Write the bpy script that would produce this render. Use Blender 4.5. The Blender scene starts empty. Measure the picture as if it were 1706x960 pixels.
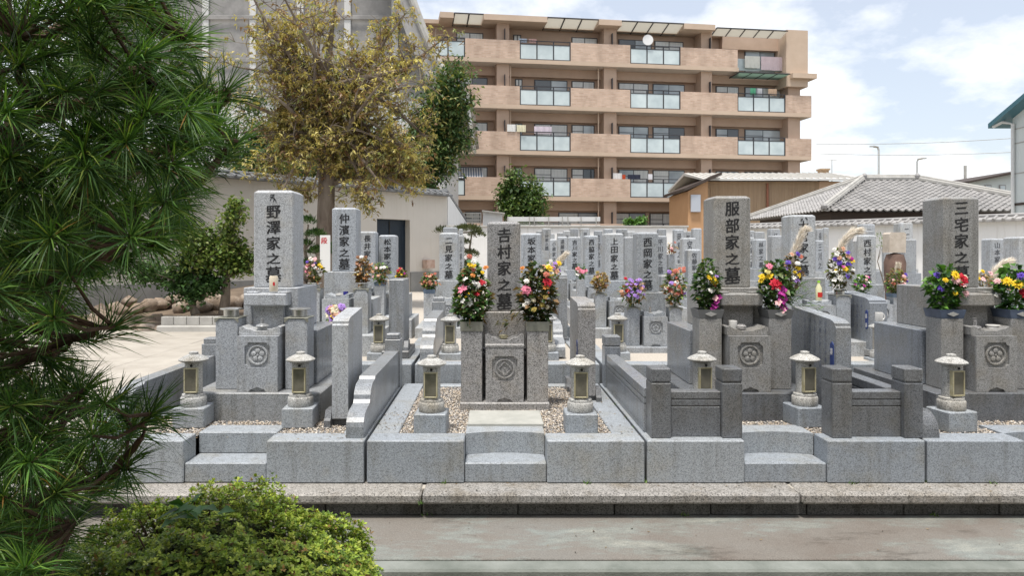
import bpy, bmesh, math, random
import numpy as np
from mathutils import Vector, Matrix
random.seed(7); rng = np.random.default_rng(7)
R = math.radians
scene = bpy.context.scene
col = scene.collection

# ------------------------------------------------------------------ camera, sky, sun, exposure
F, CX, CY, CZ = 1200.0, 818.0, 420.0, 1.64      # focal length and principal point in photo pixels, eye height in metres
cam_d = bpy.data.cameras.new('camera'); cam = bpy.data.objects.new('camera', cam_d); col.objects.link(cam)
cam.location = (0, 0, CZ); cam.rotation_euler = (R(90), 0, 0)
cam_d.sensor_width = 36; cam_d.lens = F/1706*36
cam_d.shift_x = (853-CX)/1706; cam_d.shift_y = (CY-480)/1706
cam_d.clip_start = 0.05; cam_d.clip_end = 2000
scene.camera = cam
SUN_EL, SUN_AZ = 74, 200          # azimuth measured from +Y towards +X (where the sun stands)
w = bpy.data.worlds.new('World'); scene.world = w; w.use_nodes = True
nt = w.node_tree; nt.nodes.clear()
def N(nt, t, **k):
    n = nt.nodes.new(t)
    for a, b in k.items():
        if a.startswith('i_'): n.inputs[a[2:]].default_value = b
        else: setattr(n, a, b)
    return n
out = N(nt, 'ShaderNodeOutputWorld'); bg = N(nt, 'ShaderNodeBackground')
sky = N(nt, 'ShaderNodeTexSky', sky_type='NISHITA', sun_disc=False, sun_elevation=R(SUN_EL), sun_rotation=R(SUN_AZ))
sky.air_density = 1.0; sky.dust_density = 2.0
tc = N(nt, 'ShaderNodeTexCoord'); sep = N(nt, 'ShaderNodeSeparateXYZ')
nt.links.new(tc.outputs['Generated'], sep.inputs[0])
den = N(nt, 'ShaderNodeMath', operation='ADD'); den.inputs[1].default_value = 0.32
mx = N(nt, 'ShaderNodeMath', operation='MAXIMUM'); mx.inputs[1].default_value = 0.0
nt.links.new(sep.outputs[2], mx.inputs[0]); nt.links.new(mx.outputs[0], den.inputs[0])
comb = N(nt, 'ShaderNodeCombineXYZ')
for i in (0, 1):
    d = N(nt, 'ShaderNodeMath', operation='DIVIDE')
    nt.links.new(sep.outputs[i], d.inputs[0]); nt.links.new(den.outputs[0], d.inputs[1]); nt.links.new(d.outputs[0], comb.inputs[i])
cn = N(nt, 'ShaderNodeTexNoise'); cn.inputs['Scale'].default_value = 2.6; cn.inputs['Detail'].default_value = 7; cn.inputs['Roughness'].default_value = 0.58
cm = N(nt, 'ShaderNodeMapping'); cm.inputs['Location'].default_value = (3.1, 0.35, 0)
nt.links.new(comb.outputs[0], cm.inputs[0]); nt.links.new(cm.outputs[0], cn.inputs['Vector'])
cr = N(nt, 'ShaderNodeValToRGB'); cr.color_ramp.elements[0].position = 0.43; cr.color_ramp.elements[1].position = 0.64
cr.color_ramp.elements[0].color = (0.36, 0.36, 0.36, 1)
nt.links.new(cn.outputs[0], cr.inputs[0])
skys = N(nt, 'ShaderNodeMix', data_type='RGBA', blend_type='MULTIPLY'); skys.inputs[0].default_value = 1
SKY = 0.115
skys.inputs[7].default_value = (1.0, 1.0, 1.0, 1)
nt.links.new(sky.outputs[0], skys.inputs[6])
cmix = N(nt, 'ShaderNodeMix', data_type='RGBA')
nt.links.new(cr.outputs[0], cmix.inputs[0]); nt.links.new(skys.outputs[2], cmix.inputs[6])
CL = 0.93/SKY
cmix.inputs[7].default_value = (CL*0.985, CL*0.99, CL, 1)
nt.links.new(cmix.outputs[2], bg.inputs[0]); bg.inputs[1].default_value = SKY
nt.links.new(bg.outputs[0], out.inputs[0])
sun_d = bpy.data.lights.new('sun', 'SUN'); sun_d.energy = 3.1; sun_d.angle = R(8); sun_d.color = (1, 0.95, 0.88)
sun = bpy.data.objects.new('sun', sun_d); col.objects.link(sun)
sd = Vector((math.sin(R(SUN_AZ))*math.cos(R(SUN_EL)), math.cos(R(SUN_AZ))*math.cos(R(SUN_EL)), math.sin(R(SUN_EL))))
sun.rotation_euler = sd.to_track_quat('Z', 'Y').to_euler(); sun.location = sd*60
vs = scene.view_settings; vs.view_transform = 'Standard'; vs.look = 'None'; vs.exposure = 0.55; vs.gamma = 1; vs.use_curve_mapping = False

# ------------------------------------------------------------------ helpers
def PX(px, Y): return (px-CX)*Y/F
def PZ(py, Y): return CZ-(py-CY)*Y/F
def tag(o, label=None, cat=None, group=None, kind=None):
    if label: o['label'] = label
    if cat: o['category'] = cat
    if group: o['group'] = group
    if kind: o['kind'] = kind
    return o
def thing(name, label, cat, loc=(0, 0, 0), group=None, rz=0):
    o = bpy.data.objects.new(name, None); col.objects.link(o); o.location = loc; o.rotation_euler = (0, 0, rz)
    o.empty_display_size = 0.1
    return tag(o, label, cat, group)
def link(name, me, m, parent=None, loc=(0, 0, 0)):
    if m is not None and len(me.materials) == 0: me.materials.append(m)
    o = bpy.data.objects.new(name, me); col.objects.link(o); o.location = loc
    if parent is not None: o.parent = parent
    return o
def copy_tree(o, parent=None):
    c = o.copy(); col.objects.link(c); c.parent = parent
    for ch in list(o.children): copy_tree(ch, c)
    return c
class MB:
    def __init__(s): s.v = []; s.f = []
    def box(s, x0, x1, y0, y1, z0, z1, c=0.004):
        c = min(c, abs(x1-x0)*.3, abs(y1-y0)*.3, abs(z1-z0)*.3)
        lo = (min(x0, x1), min(y0, y1), min(z0, z1)); hi = (max(x0, x1), max(y0, y1), max(z0, z1)); n = len(s.v)
        if c <= 0:
            for i in range(8): s.v.append((hi[0] if i & 1 else lo[0], hi[1] if i & 2 else lo[1], hi[2] if i & 4 else lo[2]))
            for q in ((0, 2, 3, 1), (4, 5, 7, 6), (0, 1, 5, 4), (2, 6, 7, 3), (0, 4, 6, 2), (1, 3, 7, 5)): s.f.append(tuple(n+k for k in q))
            return s
        ix = {}
        for sx in (0, 1):
            for sy in (0, 1):
                for sz in (0, 1):
                    for a in (0, 1, 2):
                        sg = (sx, sy, sz); p = []
                        for k in (0, 1, 2):
                            e = hi[k] if sg[k] else lo[k]
                            if k != a: e += -c if sg[k] else c
                            p.append(e)
                        ix[(sg, a)] = len(s.v); s.v.append(tuple(p))
        def sgn(a, va, b, vb, cc, vc):
            t = [0, 0, 0]; t[a] = va; t[b] = vb; t[cc] = vc; return tuple(t)
        cen = [(lo[k]+hi[k])/2 for k in (0, 1, 2)]
        fs = []
        for a in (0, 1, 2):
            b, d = (a+1) % 3, (a+2) % 3
            for va in (0, 1):
                fs.append([ix[(sgn(a, va, b, p, d, q), a)] for p, q in ((0, 0), (1, 0), (1, 1), (0, 1))])
            for va in (0, 1):
                for vb in (0, 1):
                    fs.append([ix[(sgn(a, va, b, vb, d, 0), a)], ix[(sgn(a, va, b, vb, d, 1), a)], ix[(sgn(a, va, b, vb, d, 1), b)], ix[(sgn(a, va, b, vb, d, 0), b)]])
        for sx in (0, 1):
            for sy in (0, 1):
                for sz in (0, 1): fs.append([ix[((sx, sy, sz), a)] for a in (0, 1, 2)])
        for q in fs:
            p0, p1, p2 = (Vector(s.v[q[k]]) for k in (0, 1, 2))
            nn = (p1-p0).cross(p2-p0)
            if nn.dot(p0-Vector(cen)) < 0: q = q[::-1]
            s.f.append(tuple(q))
        return s
    def prism(s, poly, axis, a0, a1):
        # poly: 2D points in the two other axes (in x,y,z order), extruded along axis
        n = len(s.v); m = len(poly)
        for a in (a0, a1):
            for p in poly:
                q = [p[0], p[1]]; q.insert(axis, a); s.v.append(tuple(q))
        s.f.append(tuple(range(n, n+m))); s.f.append(tuple(range(n+2*m-1, n+m-1, -1)))
        for i in range(m):
            j = (i+1) % m; s.f.append((n+i, n+m+i, n+m+j, n+j))
        return s
    def lathe(s, prof, cx=0, cy=0, n=20, axis='z', cz=0, flip=1):
        b = len(s.v); m = len(prof)
        for i in range(n):
            a = 2*math.pi*i/n
            for r, z in prof:
                if axis == 'z': s.v.append((cx+r*math.cos(a), cy+r*math.sin(a), cz+z))
                else: s.v.append((cx+r*math.cos(a), cy+flip*z, cz+r*math.sin(a)))
        for i in range(n):
            j = (i+1) % n
            for k in range(m-1): s.f.append((b+i*m+k, b+j*m+k, b+j*m+k+1, b+i*m+k+1))
        s.f.append(tuple(b+i*m for i in range(n))[::-1]); s.f.append(tuple(b+i*m+m-1 for i in range(n)))
        return s
    def tube(s, pts, rad, n=6):
        b = len(s.v); pts = [Vector(p) for p in pts]; m = len(pts)
        up = Vector((0.31, 0.17, 0.93))
        for i, p in enumerate(pts):
            t = (pts[min(i+1, m-1)]-pts[max(i-1, 0)])
            if t.length < 1e-9: t = Vector((0, 0, 1))
            t.normalize(); u = t.cross(up)
            if u.length < 1e-3: u = t.cross(Vector((1, 0, 0)))
            u.normalize(); v = t.cross(u)
            r = rad[i] if hasattr(rad, '__len__') else rad
            for k in range(n):
                a = 2*math.pi*k/n; q = p+u*(r*math.cos(a))+v*(r*math.sin(a)); s.v.append(tuple(q))
        for i in range(m-1):
            for k in range(n):
                l = (k+1) % n; s.f.append((b+i*n+k, b+i*n+l, b+(i+1)*n+l, b+(i+1)*n+k))
        s.f.append(tuple(range(b, b+n))); s.f.append(tuple(range(b+(m-1)*n, b+m*n))[::-1])
        return s
    def quad(s, *p):
        n = len(s.v); s.v.extend(tuple(q) for q in p); s.f.append(tuple(range(n, n+len(p)))); return s
    def mesh(s, name, smooth=False, origin=(0, 0, 0)):
        me = bpy.data.meshes.new(name)
        o = origin
        me.from_pydata([(a-o[0], b-o[1], c-o[2]) for a, b, c in s.v] if any(o) else s.v, [], s.f); me.update()
        if smooth:
            me.shade_smooth(); me.set_sharp_from_angle(angle=R(38))
        return me
    def build(s, name, m, parent=None, smooth=False, loc=None):
        # geometry is given in world metres when parent is a thing: shift it into the thing's own frame
        org = (0, 0, 0)
        p = parent
        while p is not None:
            org = tuple(org[k]+p.location[k] for k in (0, 1, 2)); p = p.parent
        if loc is None and parent is None and s.v:
            a = np.array(s.v); loc = tuple((a.min(0)+a.max(0))/2*np.array([1, 1, 0])+np.array([0, 0, a[:, 2].min()]))
            return link(name, s.mesh(name, smooth, loc), m, None, loc)
        return link(name, s.mesh(name, smooth, org if loc is None else (0, 0, 0)), m, parent, loc or (0, 0, 0))
def np_mesh(name, V, Fc, colr=None, smooth=False):
    V = np.asarray(V, np.float32); Fc = np.asarray(Fc, np.int32); k = Fc.shape[1]
    me = bpy.data.meshes.new(name); me.vertices.add(len(V)); me.vertices.foreach_set('co', V.ravel())
    me.loops.add(Fc.size); me.loops.foreach_set('vertex_index', Fc.ravel())
    me.polygons.add(len(Fc)); me.polygons.foreach_set('loop_start', np.arange(0, Fc.size, k, dtype=np.int32))
    me.update(calc_edges=True)
    if colr is not None:
        c = np.ones((len(V), 4), np.float32); c[:, :3] = colr
        me.color_attributes.new('col', 'FLOAT_COLOR', 'POINT').data.foreach_set('color', c.ravel())
    if smooth: me.shade_smooth()
    return me
def unit(a): return a/np.maximum(np.linalg.norm(a, axis=-1, keepdims=True), 1e-9)

# ------------------------------------------------------------------ materials
def mat(name, base=(.5, .5, .5), rough=.6, metal=0., spec=.5):
    m = bpy.data.materials.new(name); m.use_nodes = True
    b = m.node_tree.nodes['Principled BSDF']
    b.inputs['Base Color'].default_value = (*base, 1); b.inputs['Roughness'].default_value = rough
    b.inputs['Metallic'].default_value = metal; b.inputs['Specular IOR Level'].default_value = spec
    return m
def ramp(nt, pos, cols, interp='LINEAR'):
    r = N(nt, 'ShaderNodeValToRGB'); e = r.color_ramp.elements; r.color_ramp.interpolation = interp
    while len(e) < len(pos): e.new(0.5)
    for i, (p, c) in enumerate(zip(pos, cols)): e[i].position = p; e[i].color = (*c, 1)
    return r
def coords(nt, rnd=True, scale=(1, 1, 1)):
    t = N(nt, 'ShaderNodeTexCoord'); mp = N(nt, 'ShaderNodeMapping'); mp.inputs['Scale'].default_value = scale
    nt.links.new(t.outputs['Object'], mp.inputs[0])
    if rnd:
        oi = N(nt, 'ShaderNodeObjectInfo'); ml = N(nt, 'ShaderNodeVectorMath', operation='SCALE'); ml.inputs[0].default_value = (17, 23, 11)
        nt.links.new(oi.outputs['Random'], ml.inputs['Scale']); nt.links.new(ml.outputs[0], mp.inputs['Location'])
        return mp.outputs[0], oi.outputs['Random']
    return mp.outputs[0], None
def mul(nt, a, b, fac=1.0, mode='MULTIPLY'):
    m = N(nt, 'ShaderNodeMix', data_type='RGBA', blend_type=mode); m.inputs[0].default_value = fac
    for k, x in ((6, a), (7, b)):
        if hasattr(x, 'is_output'): nt.links.new(x, m.inputs[k])
        else: m.inputs[k].default_value = (*x, 1)
    return m.outputs[2]
def granite(name, base, contrast=.5, rough=.32, stain=.25, scale=1.0, warm=(1.0, .93, .82)):
    m = mat(name, base, rough, 0, .5); nt = m.node_tree; b = nt.nodes['Principled BSDF']
    co, rnd = coords(nt)
    n1 = N(nt, 'ShaderNodeTexVoronoi'); n1.inputs['Scale'].default_value = 230*scale
    n2 = N(nt, 'ShaderNodeTexNoise'); n2.inputs['Scale'].default_value = 330*scale; n2.inputs['Detail'].default_value = 2
    n3 = N(nt, 'ShaderNodeTexNoise'); n3.inputs['Scale'].default_value = 3.2; n3.inputs['Detail'].default_value = 6; n3.inputs['Roughness'].default_value = .65
    for n in (n1, n2, n3): nt.links.new(co, n.inputs['Vector'])
    d = 1-contrast; B = np.array(base)
    r1 = ramp(nt, (0.0, .22, .5, .8, 1), [tuple(B*(d*.7)), tuple(B*(.55+.3*d)), tuple(B), tuple(np.minimum(B*(1+.35*contrast), .9)), tuple(np.minimum(B*(1+.6*contrast), .95))])
    sx = N(nt, 'ShaderNodeSeparateColor'); nt.links.new(n1.outputs['Color'], sx.inputs[0]); nt.links.new(sx.outputs[0], r1.inputs[0])
    r2 = ramp(nt, (.36, .46, .6), [(1-.75*contrast,)*3, (1, 1, 1), (1.0, 1.0, 1.0)]); nt.links.new(n2.outputs[0], r2.inputs[0])
    c = mul(nt, r1.outputs[0], r2.outputs[0])
    r3 = ramp(nt, (.3, .5, .72), [tuple(np.array(warm)*(1-stain)), (1-.35*stain,)*3, (1.0, 1.0, 1.0)]); nt.links.new(n3.outputs[0], r3.inputs[0])
    c = mul(nt, c, r3.outputs[0])
    cs, _ = coords(nt, True, (13, 13, .9)); n4 = N(nt, 'ShaderNodeTexNoise'); n4.inputs['Scale'].default_value = 1.6; n4.inputs['Detail'].default_value = 5; nt.links.new(cs, n4.inputs['Vector'])
    r4 = ramp(nt, (.30, .47), [(1-.55*stain-.12, 1-.55*stain-.13, 1-.55*stain-.15), (1, 1, 1)]); nt.links.new(n4.outputs[0], r4.inputs[0]); c = mul(nt, c, r4.outputs[0])
    rr = ramp(nt, (0, 1), [(.88, .89, .9), (1.06, 1.04, 1.0)]); nt.links.new(rnd, rr.inputs[0])
    c = mul(nt, c, rr.outputs[0])
    nt.links.new(c, b.inputs['Base Color'])
    rg = ramp(nt, (.3, .7), [(min(rough*1.7, .9),)*3, (rough,)*3]); nt.links.new(n3.outputs[0], rg.inputs[0]); nt.links.new(rg.outputs[0], b.inputs['Roughness'])
    bp = N(nt, 'ShaderNodeBump'); bp.inputs['Strength'].default_value = .12; bp.inputs['Distance'].default_value = .002
    nt.links.new(n2.outputs[0], bp.inputs['Height']); nt.links.new(bp.outputs[0], b.inputs['Normal'])
    return m
def noisy(name, c0, c1, scale=3, rough=.8, detail=6, c2=None, bump=.2, bscale=40, rnd=True, stretch=(1, 1, 1), spec=.3):
    m = mat(name, c0, rough, 0, spec); nt = m.node_tree; b = nt.nodes['Principled BSDF']
    co, rn = coords(nt, rnd, stretch)
    n = N(nt, 'ShaderNodeTexNoise'); n.inputs['Scale'].default_value = scale; n.inputs['Detail'].default_value = detail; n.inputs['Roughness'].default_value = .62
    nt.links.new(co, n.inputs['Vector'])
    cs = [c0, c1] if c2 is None else [c0, c1, c2]
    r = ramp(nt, (.33, .66) if c2 is None else (.3, .5, .68), cs); nt.links.new(n.outputs[0], r.inputs[0]); nt.links.new(r.outputs[0], b.inputs['Base Color'])
    if bump:
        n2 = N(nt, 'ShaderNodeTexNoise'); n2.inputs['Scale'].default_value = bscale; n2.inputs['Detail'].default_value = 4; nt.links.new(co, n2.inputs['Vector'])
        bp = N(nt, 'ShaderNodeBump'); bp.inputs['Strength'].default_value = bump; bp.inputs['Distance'].default_value = .01
        nt.links.new(n2.outputs[0], bp.inputs['Height']); nt.links.new(bp.outputs[0], b.inputs['Normal'])
    return m
def leafmat(name, transl=.35, rough=.45, tint=(1, 1, 1), spec=.35):
    m = bpy.data.materials.new(name); m.use_nodes = True; nt = m.node_tree; b = nt.nodes['Principled BSDF']; o = nt.nodes['Material Output']
    a = N(nt, 'ShaderNodeAttribute', attribute_name='col')
    c = mul(nt, a.outputs['Color'], tint)
    nt.links.new(c, b.inputs['Base Color']); b.inputs['Roughness'].default_value = rough; b.inputs['Specular IOR Level'].default_value = spec
    t = N(nt, 'ShaderNodeBsdfTranslucent'); c2 = mul(nt, c, (1.0, 1.05, .45)); nt.links.new(c2, t.inputs[0])
    mx = N(nt, 'ShaderNodeMixShader'); mx.inputs[0].default_value = transl
    nt.links.new(b.outputs[0], mx.inputs[1]); nt.links.new(t.outputs[0], mx.inputs[2]); nt.links.new(mx.outputs[0], o.inputs[0])
    return m
M = {}
M['g_light'] = granite('granite_light', (.455, .48, .515), .42, .38, .12)
M['g_mid'] = granite('granite_mid', (.36, .355, .355), .60, .34, .12, .8)
M['g_grey'] = granite('granite_grey', (.315, .335, .36), .42, .26, .16)
M['g_dark'] = granite('granite_dark', (.18, .19, .205), .45, .22, .22)
M['g_warm'] = granite('granite_warm', (.325, .325, .322), .42, .3, .16)
M['g_pol'] = granite('granite_polished', (.285, .31, .345), .35, .17, .10)
M['g_far'] = granite('granite_far', (.455, .485, .52), .3, .4, .18, .7)
M['g_far2'] = granite('granite_far_dark', (.375, .40, .43), .3, .36, .18, .7)
M['g_block'] = granite('granite_block', (.35, .385, .425), .36, .42, .12)
M['g_kerb'] = granite('granite_kerb', (.36, .345, .325), .6, .55, .35, .7)
M['g_kerb2'] = granite('granite_kerb_dark', (.15, .15, .145), .6, .6, .5, .7)
M['lantern'] = granite('lantern_stone', (.50, .50, .485), .5, .6, .32)
M['beige_stone'] = noisy('beige_natural_stone', (.58, .52, .45), (.44, .38, .31), 9, .75, bump=.3)
M['brown_stone'] = noisy('brown_boulder', (.22, .14, .11), (.12, .08, .065), 5, .8, bump=.5)
M['rock'] = noisy('rock', (.36, .28, .21), (.22, .17, .13), 5, .9, c2=(.42, .36, .30), bump=.6, bscale=18)
M['ink'] = mat('black_ink', (.02, .02, .022), .55)
M['ink_soft'] = mat('grey_ink', (.07, .075, .085), .6)
M['ink_blue'] = mat('blue_ink', (.035, .06, .20), .6)
M['white_ink'] = mat('white_ink', (.75, .75, .75), .6)
M['red_ink'] = mat('red_ink', (.55, .02, .03), .5)
M['steel'] = mat('steel', (.62, .61, .58), .28, .9)
M['steel_olive'] = noisy('weathered_steel', (.24, .24, .20), (.33, .33, .28), 14, .45, bump=.05); M['steel_olive'].node_tree.nodes['Principled BSDF'].inputs['Metallic'].default_value = .35
M['vase_grey'] = mat('grey_vase', (.16, .165, .17), .4, .3)
M['vase_navy'] = noisy('navy_vase', (.05, .065, .10), (.10, .13, .19), 9, .35, bump=0)
M['vase_blue'] = mat('slate_vase', (.13, .18, .25), .45)
M['diamond'] = mat('silver_diamond', (.6, .6, .58), .35, .6)
M['brass'] = noisy('aged_brass', (.34, .30, .17), (.46, .43, .30), 20, .5, bump=.1)
M['lamp_glass'] = noisy('lantern_pane', (.10, .095, .07), (.17, .16, .125), 12, .22, bump=0, spec=.6)
M['dark_hole'] = mat('dark_hole', (.015, .015, .015), .8)
M['ceramic'] = mat('white_ceramic', (.78, .77, .74), .2)
M['can'] = noisy('cream_can', (.62, .53, .40), (.72, .66, .55), 30, .3, bump=0)
M['cobalt'] = mat('cobalt_glass', (.03, .03, .22), .15)
M['mortar'] = mat('dark_joint', (.09, .085, .075), .9)
# ------------------------------------------------------------------ glyphs for the inscriptions
CH = sorted(set('𠮷野澤家之墓仲濱長井松本二見吉村坂三好遠藤川西脇上田岡佐服部林大宮宅山小柳段墓誌平成年月日行心享才'))
_tmp = []
for ch in CH:
    cu = bpy.data.curves.new('glyph', 'FONT'); cu.body = ch; cu.size = 1; cu.resolution_u = 2; cu.offset = 0; cu.fill_mode = 'FRONT'
    o = bpy.data.objects.new('glyph', cu); col.objects.link(o); _tmp.append((ch, o, cu))
dg = bpy.context.evaluated_depsgraph_get(); GL = {}
for ch, o, cu in _tmp:
    me = bpy.data.meshes.new_from_object(o.evaluated_get(dg))
    v = np.array([tuple(p.co) for p in me.vertices]); f = [tuple(p.vertices) for p in me.polygons]
    if len(v):
        # centre on the em square, let right-hand strokes rise a little as in brush lettering
        cx, cy = (v[:, 0].min()+v[:, 0].max())/2, (v[:, 1].min()+v[:, 1].max())/2
        v = np.stack([v[:, 0]-cx, v[:, 1]-cy+(v[:, 0]-cx)*.07], 1)
        GL[ch] = (v, f)
    bpy.data.meshes.remove(me)
for ch, o, cu in _tmp: bpy.data.objects.remove(o); bpy.data.curves.remove(cu)
def glyphs(mb, ch, x, y, z, sx, sz, face='front', bold=True):
    if ch not in GL: return
    v, f = GL[ch]
    for i, (da, db) in enumerate(((0, 0), (.026, -.008), (-.026, .008), (.012, .014)) if bold else ((0, 0),)):      # strokes laid over each other, like a loaded brush
        n = len(mb.v); dy = .00025*i
        for a, b in v:
            if face == 'front': mb.v.append((x+(a+da)*sx, y-dy, z+(b+db)*sz))
            else: mb.v.append((x-dy, y-(a+da)*sx, z+(b+db)*sz))       # on a face that looks to -X
        mb.f.extend(tuple(n+k for k in q) for q in f)
def inscription(parent, text, xc, y, ztop, zbot, m, wide=.11, name='inscription'):
    mb = MB(); n = len(text); p = (ztop-zbot)/n
    for i, ch in enumerate(text):
        h = p*.92*(1.18 if i == n-1 and n == 5 else 1.0 if ch != '之' else .8)
        glyphs(mb, ch, xc, y, ztop-p*(i+.5), min(wide*(1.12 if i == n-1 and n == 5 else 1), h*1.25), h)
        if m is M['ink'] and mb.v:          # large lettering: every character is a part
            mb.build('engraved_character', m, parent); mb = MB()
    if not mb.v: return None
    o = mb.build(name, m, parent); o['kind'] = 'stuff'; return o

M['ink_slate'] = mat('slate_ink', (.10, .12, .19), .6)
# ------------------------------------------------------------------ setting
KZ, TZ = 0.16, 0.4325          # top of the kerb, top of the front plot blocks
ground = MB().quad((-700, -300, -.135), (700, -300, -.135), (700, 900, -.135), (-700, 900, -.135))
M['earth'] = noisy('earth', (.12, .115, .09), (.20, .18, .14), 1.2, .95, bump=.4, bscale=25)
tag(ground.build('ground', M['earth']), kind='structure')
def pathmat():
    m = noisy('path_concrete', (.145, .122, .103), (.185, .17, .15), 1.1, .85, 8, c2=(.19, .185, .17), bump=.25, bscale=120, rnd=False)
    nt = m.node_tree; b = nt.nodes['Principled BSDF']; c = b.inputs['Base Color'].links[0].from_socket
    def layer(c, sc, scale, det, rough, pos, cols, stretch):
        co, _ = coords(nt, False, stretch); n = N(nt, 'ShaderNodeTexNoise'); n.inputs['Scale'].default_value = sc; n.inputs['Detail'].default_value = det; n.inputs['Roughness'].default_value = rough
        nt.links.new(co, n.inputs['Vector']); r = ramp(nt, pos, cols); nt.links.new(n.outputs[0], r.inputs[0]); return mul(nt, c, r.outputs[0])
    c = layer(c, 1.7, 1, 12, .72, (.50, .57, .66), [(1, 1, 1), (1.08, 1.22, 1.25), (1.5, 1.62, 1.6)], (.8, 1.8, 1))      # worn pale film
    c = layer(c, 3.0, 1, 10, .7, (.34, .44), [(.62, .61, .60), (1, 1, 1)], (.7, 2.2, 1))                                   # damp dark streaks
    c = layer(c, 9, 1, 10, .8, (.30, .36), [(.35, .34, .33), (1, 1, 1)], (1, 1.6, 1))                                      # pits
    c = layer(c, 160, 1, 2, .5, (.3, .7), [(.78, .78, .78), (1.18, 1.18, 1.18)], (1, 1, 1))                                # grain
    nt.links.new(c, b.inputs['Base Color']); return m
M['path'] = pathmat()
M['path_edge'] = noisy('path_edge', (.12, .135, .118), (.19, .205, .185), 3, .85, 10, c2=(.25, .265, .245), bump=.3, bscale=70, rnd=False)
MB().box(-9, 14, 3.84, 4.52, -.13, 0, .004).build('path', M['path']); p = bpy.data.objects['path']; tag(p, kind='structure')
pe = MB().box(-9, 14, 3.72, 3.838, -.128, -.004, .012).build('path_edging', M['path_edge']); tag(pe, kind='structure')
M['cem_ground'] = noisy('cemetery_ground', (.36, .33, .28), (.46, .43, .38), 2, .9, bump=.3, rnd=False)
tag(MB().box(-22, 26, 4.53, 42, -.12, .15, 0).build('cemetery_ground', M['cem_ground']), kind='structure')
kerb = bpy.data.objects.new('kerb', None); col.objects.link(kerb); kerb.location = (0, 4.45, 0); tag(kerb, kind='structure')
kj = [PX(a, 4.43) for a in (-640, 40, 703, 1333, 1960, 2600)]
for a, b in zip(kj[:-1], kj[1:]):
    MB().box(a+.004, b-.004, 4.405+random.uniform(-.002, .002), 4.72, .092, KZ+random.uniform(-.002, .002), .014).build('kerb_stone', M['g_kerb'], kerb)
kx = [PX(703, 4.49)+i*(PX(863, 4.49)-PX(703, 4.49)) for i in range(-7, 11)]
for a, b in zip(kx[:-1], kx[1:]):
    MB().box(a+.003, b-.003, 4.475+random.uniform(-.003, .003), 4.70, .001, .089, .006).build('kerb_base_stone', M['g_kerb2'], kerb)

# ------------------------------------------------------------------ gravel
def gravel(name, label, x0, x1, y0, y1, z, dens=5200, size=.0085, step=None):
    n = int((x1-x0)*(y1-y0)*dens); x = rng.uniform(x0, x1, n); y = rng.uniform(y0, y1, n)
    ok = np.ones(n, bool)
    for a, b, c, d in ([step+(y0, 5.045)] if step else []): ok &= ~((x > a) & (x < b) & (y > c) & (y < d))
    x, y = x[ok], y[ok]; n = len(x)
    oct_v = np.array([(1, 0, 0), (-1, 0, 0), (0, 1, 0), (0, -1, 0), (0, 0, 1), (0, 0, -1)], float)
    oct_f = np.array([(0, 2, 4), (2, 1, 4), (1, 3, 4), (3, 0, 4), (2, 0, 5), (1, 2, 5), (3, 1, 5), (0, 3, 5)])
    s = size*rng.uniform(.6, 1.45, (n, 1, 1))*np.stack([rng.uniform(.8, 1.3, n), rng.uniform(.7, 1.1, n), rng.uniform(.5, .8, n)], 1)[:, None, :]
    v = oct_v[None]*s; v += rng.normal(0, .0012, v.shape)
    a = rng.uniform(0, 6.28, n); ca, sa = np.cos(a)[:, None], np.sin(a)[:, None]
    v = np.stack([v[..., 0]*ca-v[..., 1]*sa, v[..., 0]*sa+v[..., 1]*ca, v[..., 2]+(v[..., 0])*rng.uniform(-.4, .4, (n, 1))], -1)
    v += np.stack([x-(x0+x1)/2, y-(y0+y1)/2, rng.uniform(-.003, .008, n)], 1)[:, None, :]
    pal = np.array([(.40, .34, .27), (.52, .46, .38), (.30, .26, .22), (.60, .56, .50), (.36, .34, .33), (.45, .37, .28), (.22, .2, .18)])
    c_ = pal[rng.integers(0, len(pal), n)]*rng.uniform(.8, 1.2, (n, 1))
    V = v.reshape(-1, 3); Fc = (oct_f[None]+(np.arange(n)*6)[:, None, None]).reshape(-1, 3)
    mx_, my_ = (x0+x1)/2, (y0+y1)/2; nb = 0
    for a, b, c, d in ([(x0, step[0], y0, 5.045), (step[1], x1, y0, 5.045), (x0, x1, 5.045, y1)] if step else [(x0, x1, y0, y1)]):
        bed = len(V); V = np.vstack([V, [(a-mx_, c-my_, -.002), (b-mx_, c-my_, -.002), (b-mx_, d-my_, -.002), (a-mx_, d-my_, -.002)]]); Fc = np.vstack([Fc, [(bed, bed+1, bed+2), (bed, bed+2, bed+3)]]); nb += 4
    C = np.vstack([np.repeat(c_, 6, 0), np.full((nb, 3), .2)])
    o = link(name, np_mesh(name, V, Fc, C), M['pebble'], None, ((x0+x1)/2, (y0+y1)/2, z))
    return tag(o, label, 'gravel', kind='stuff')
m = mat('pebble', (.4, .35, .3), .75); a_ = N(m.node_tree, 'ShaderNodeAttribute', attribute_name='col'); m.node_tree.links.new(a_.outputs['Color'], m.node_tree.nodes['Principled BSDF'].inputs['Base Color']); M['pebble'] = m

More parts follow.
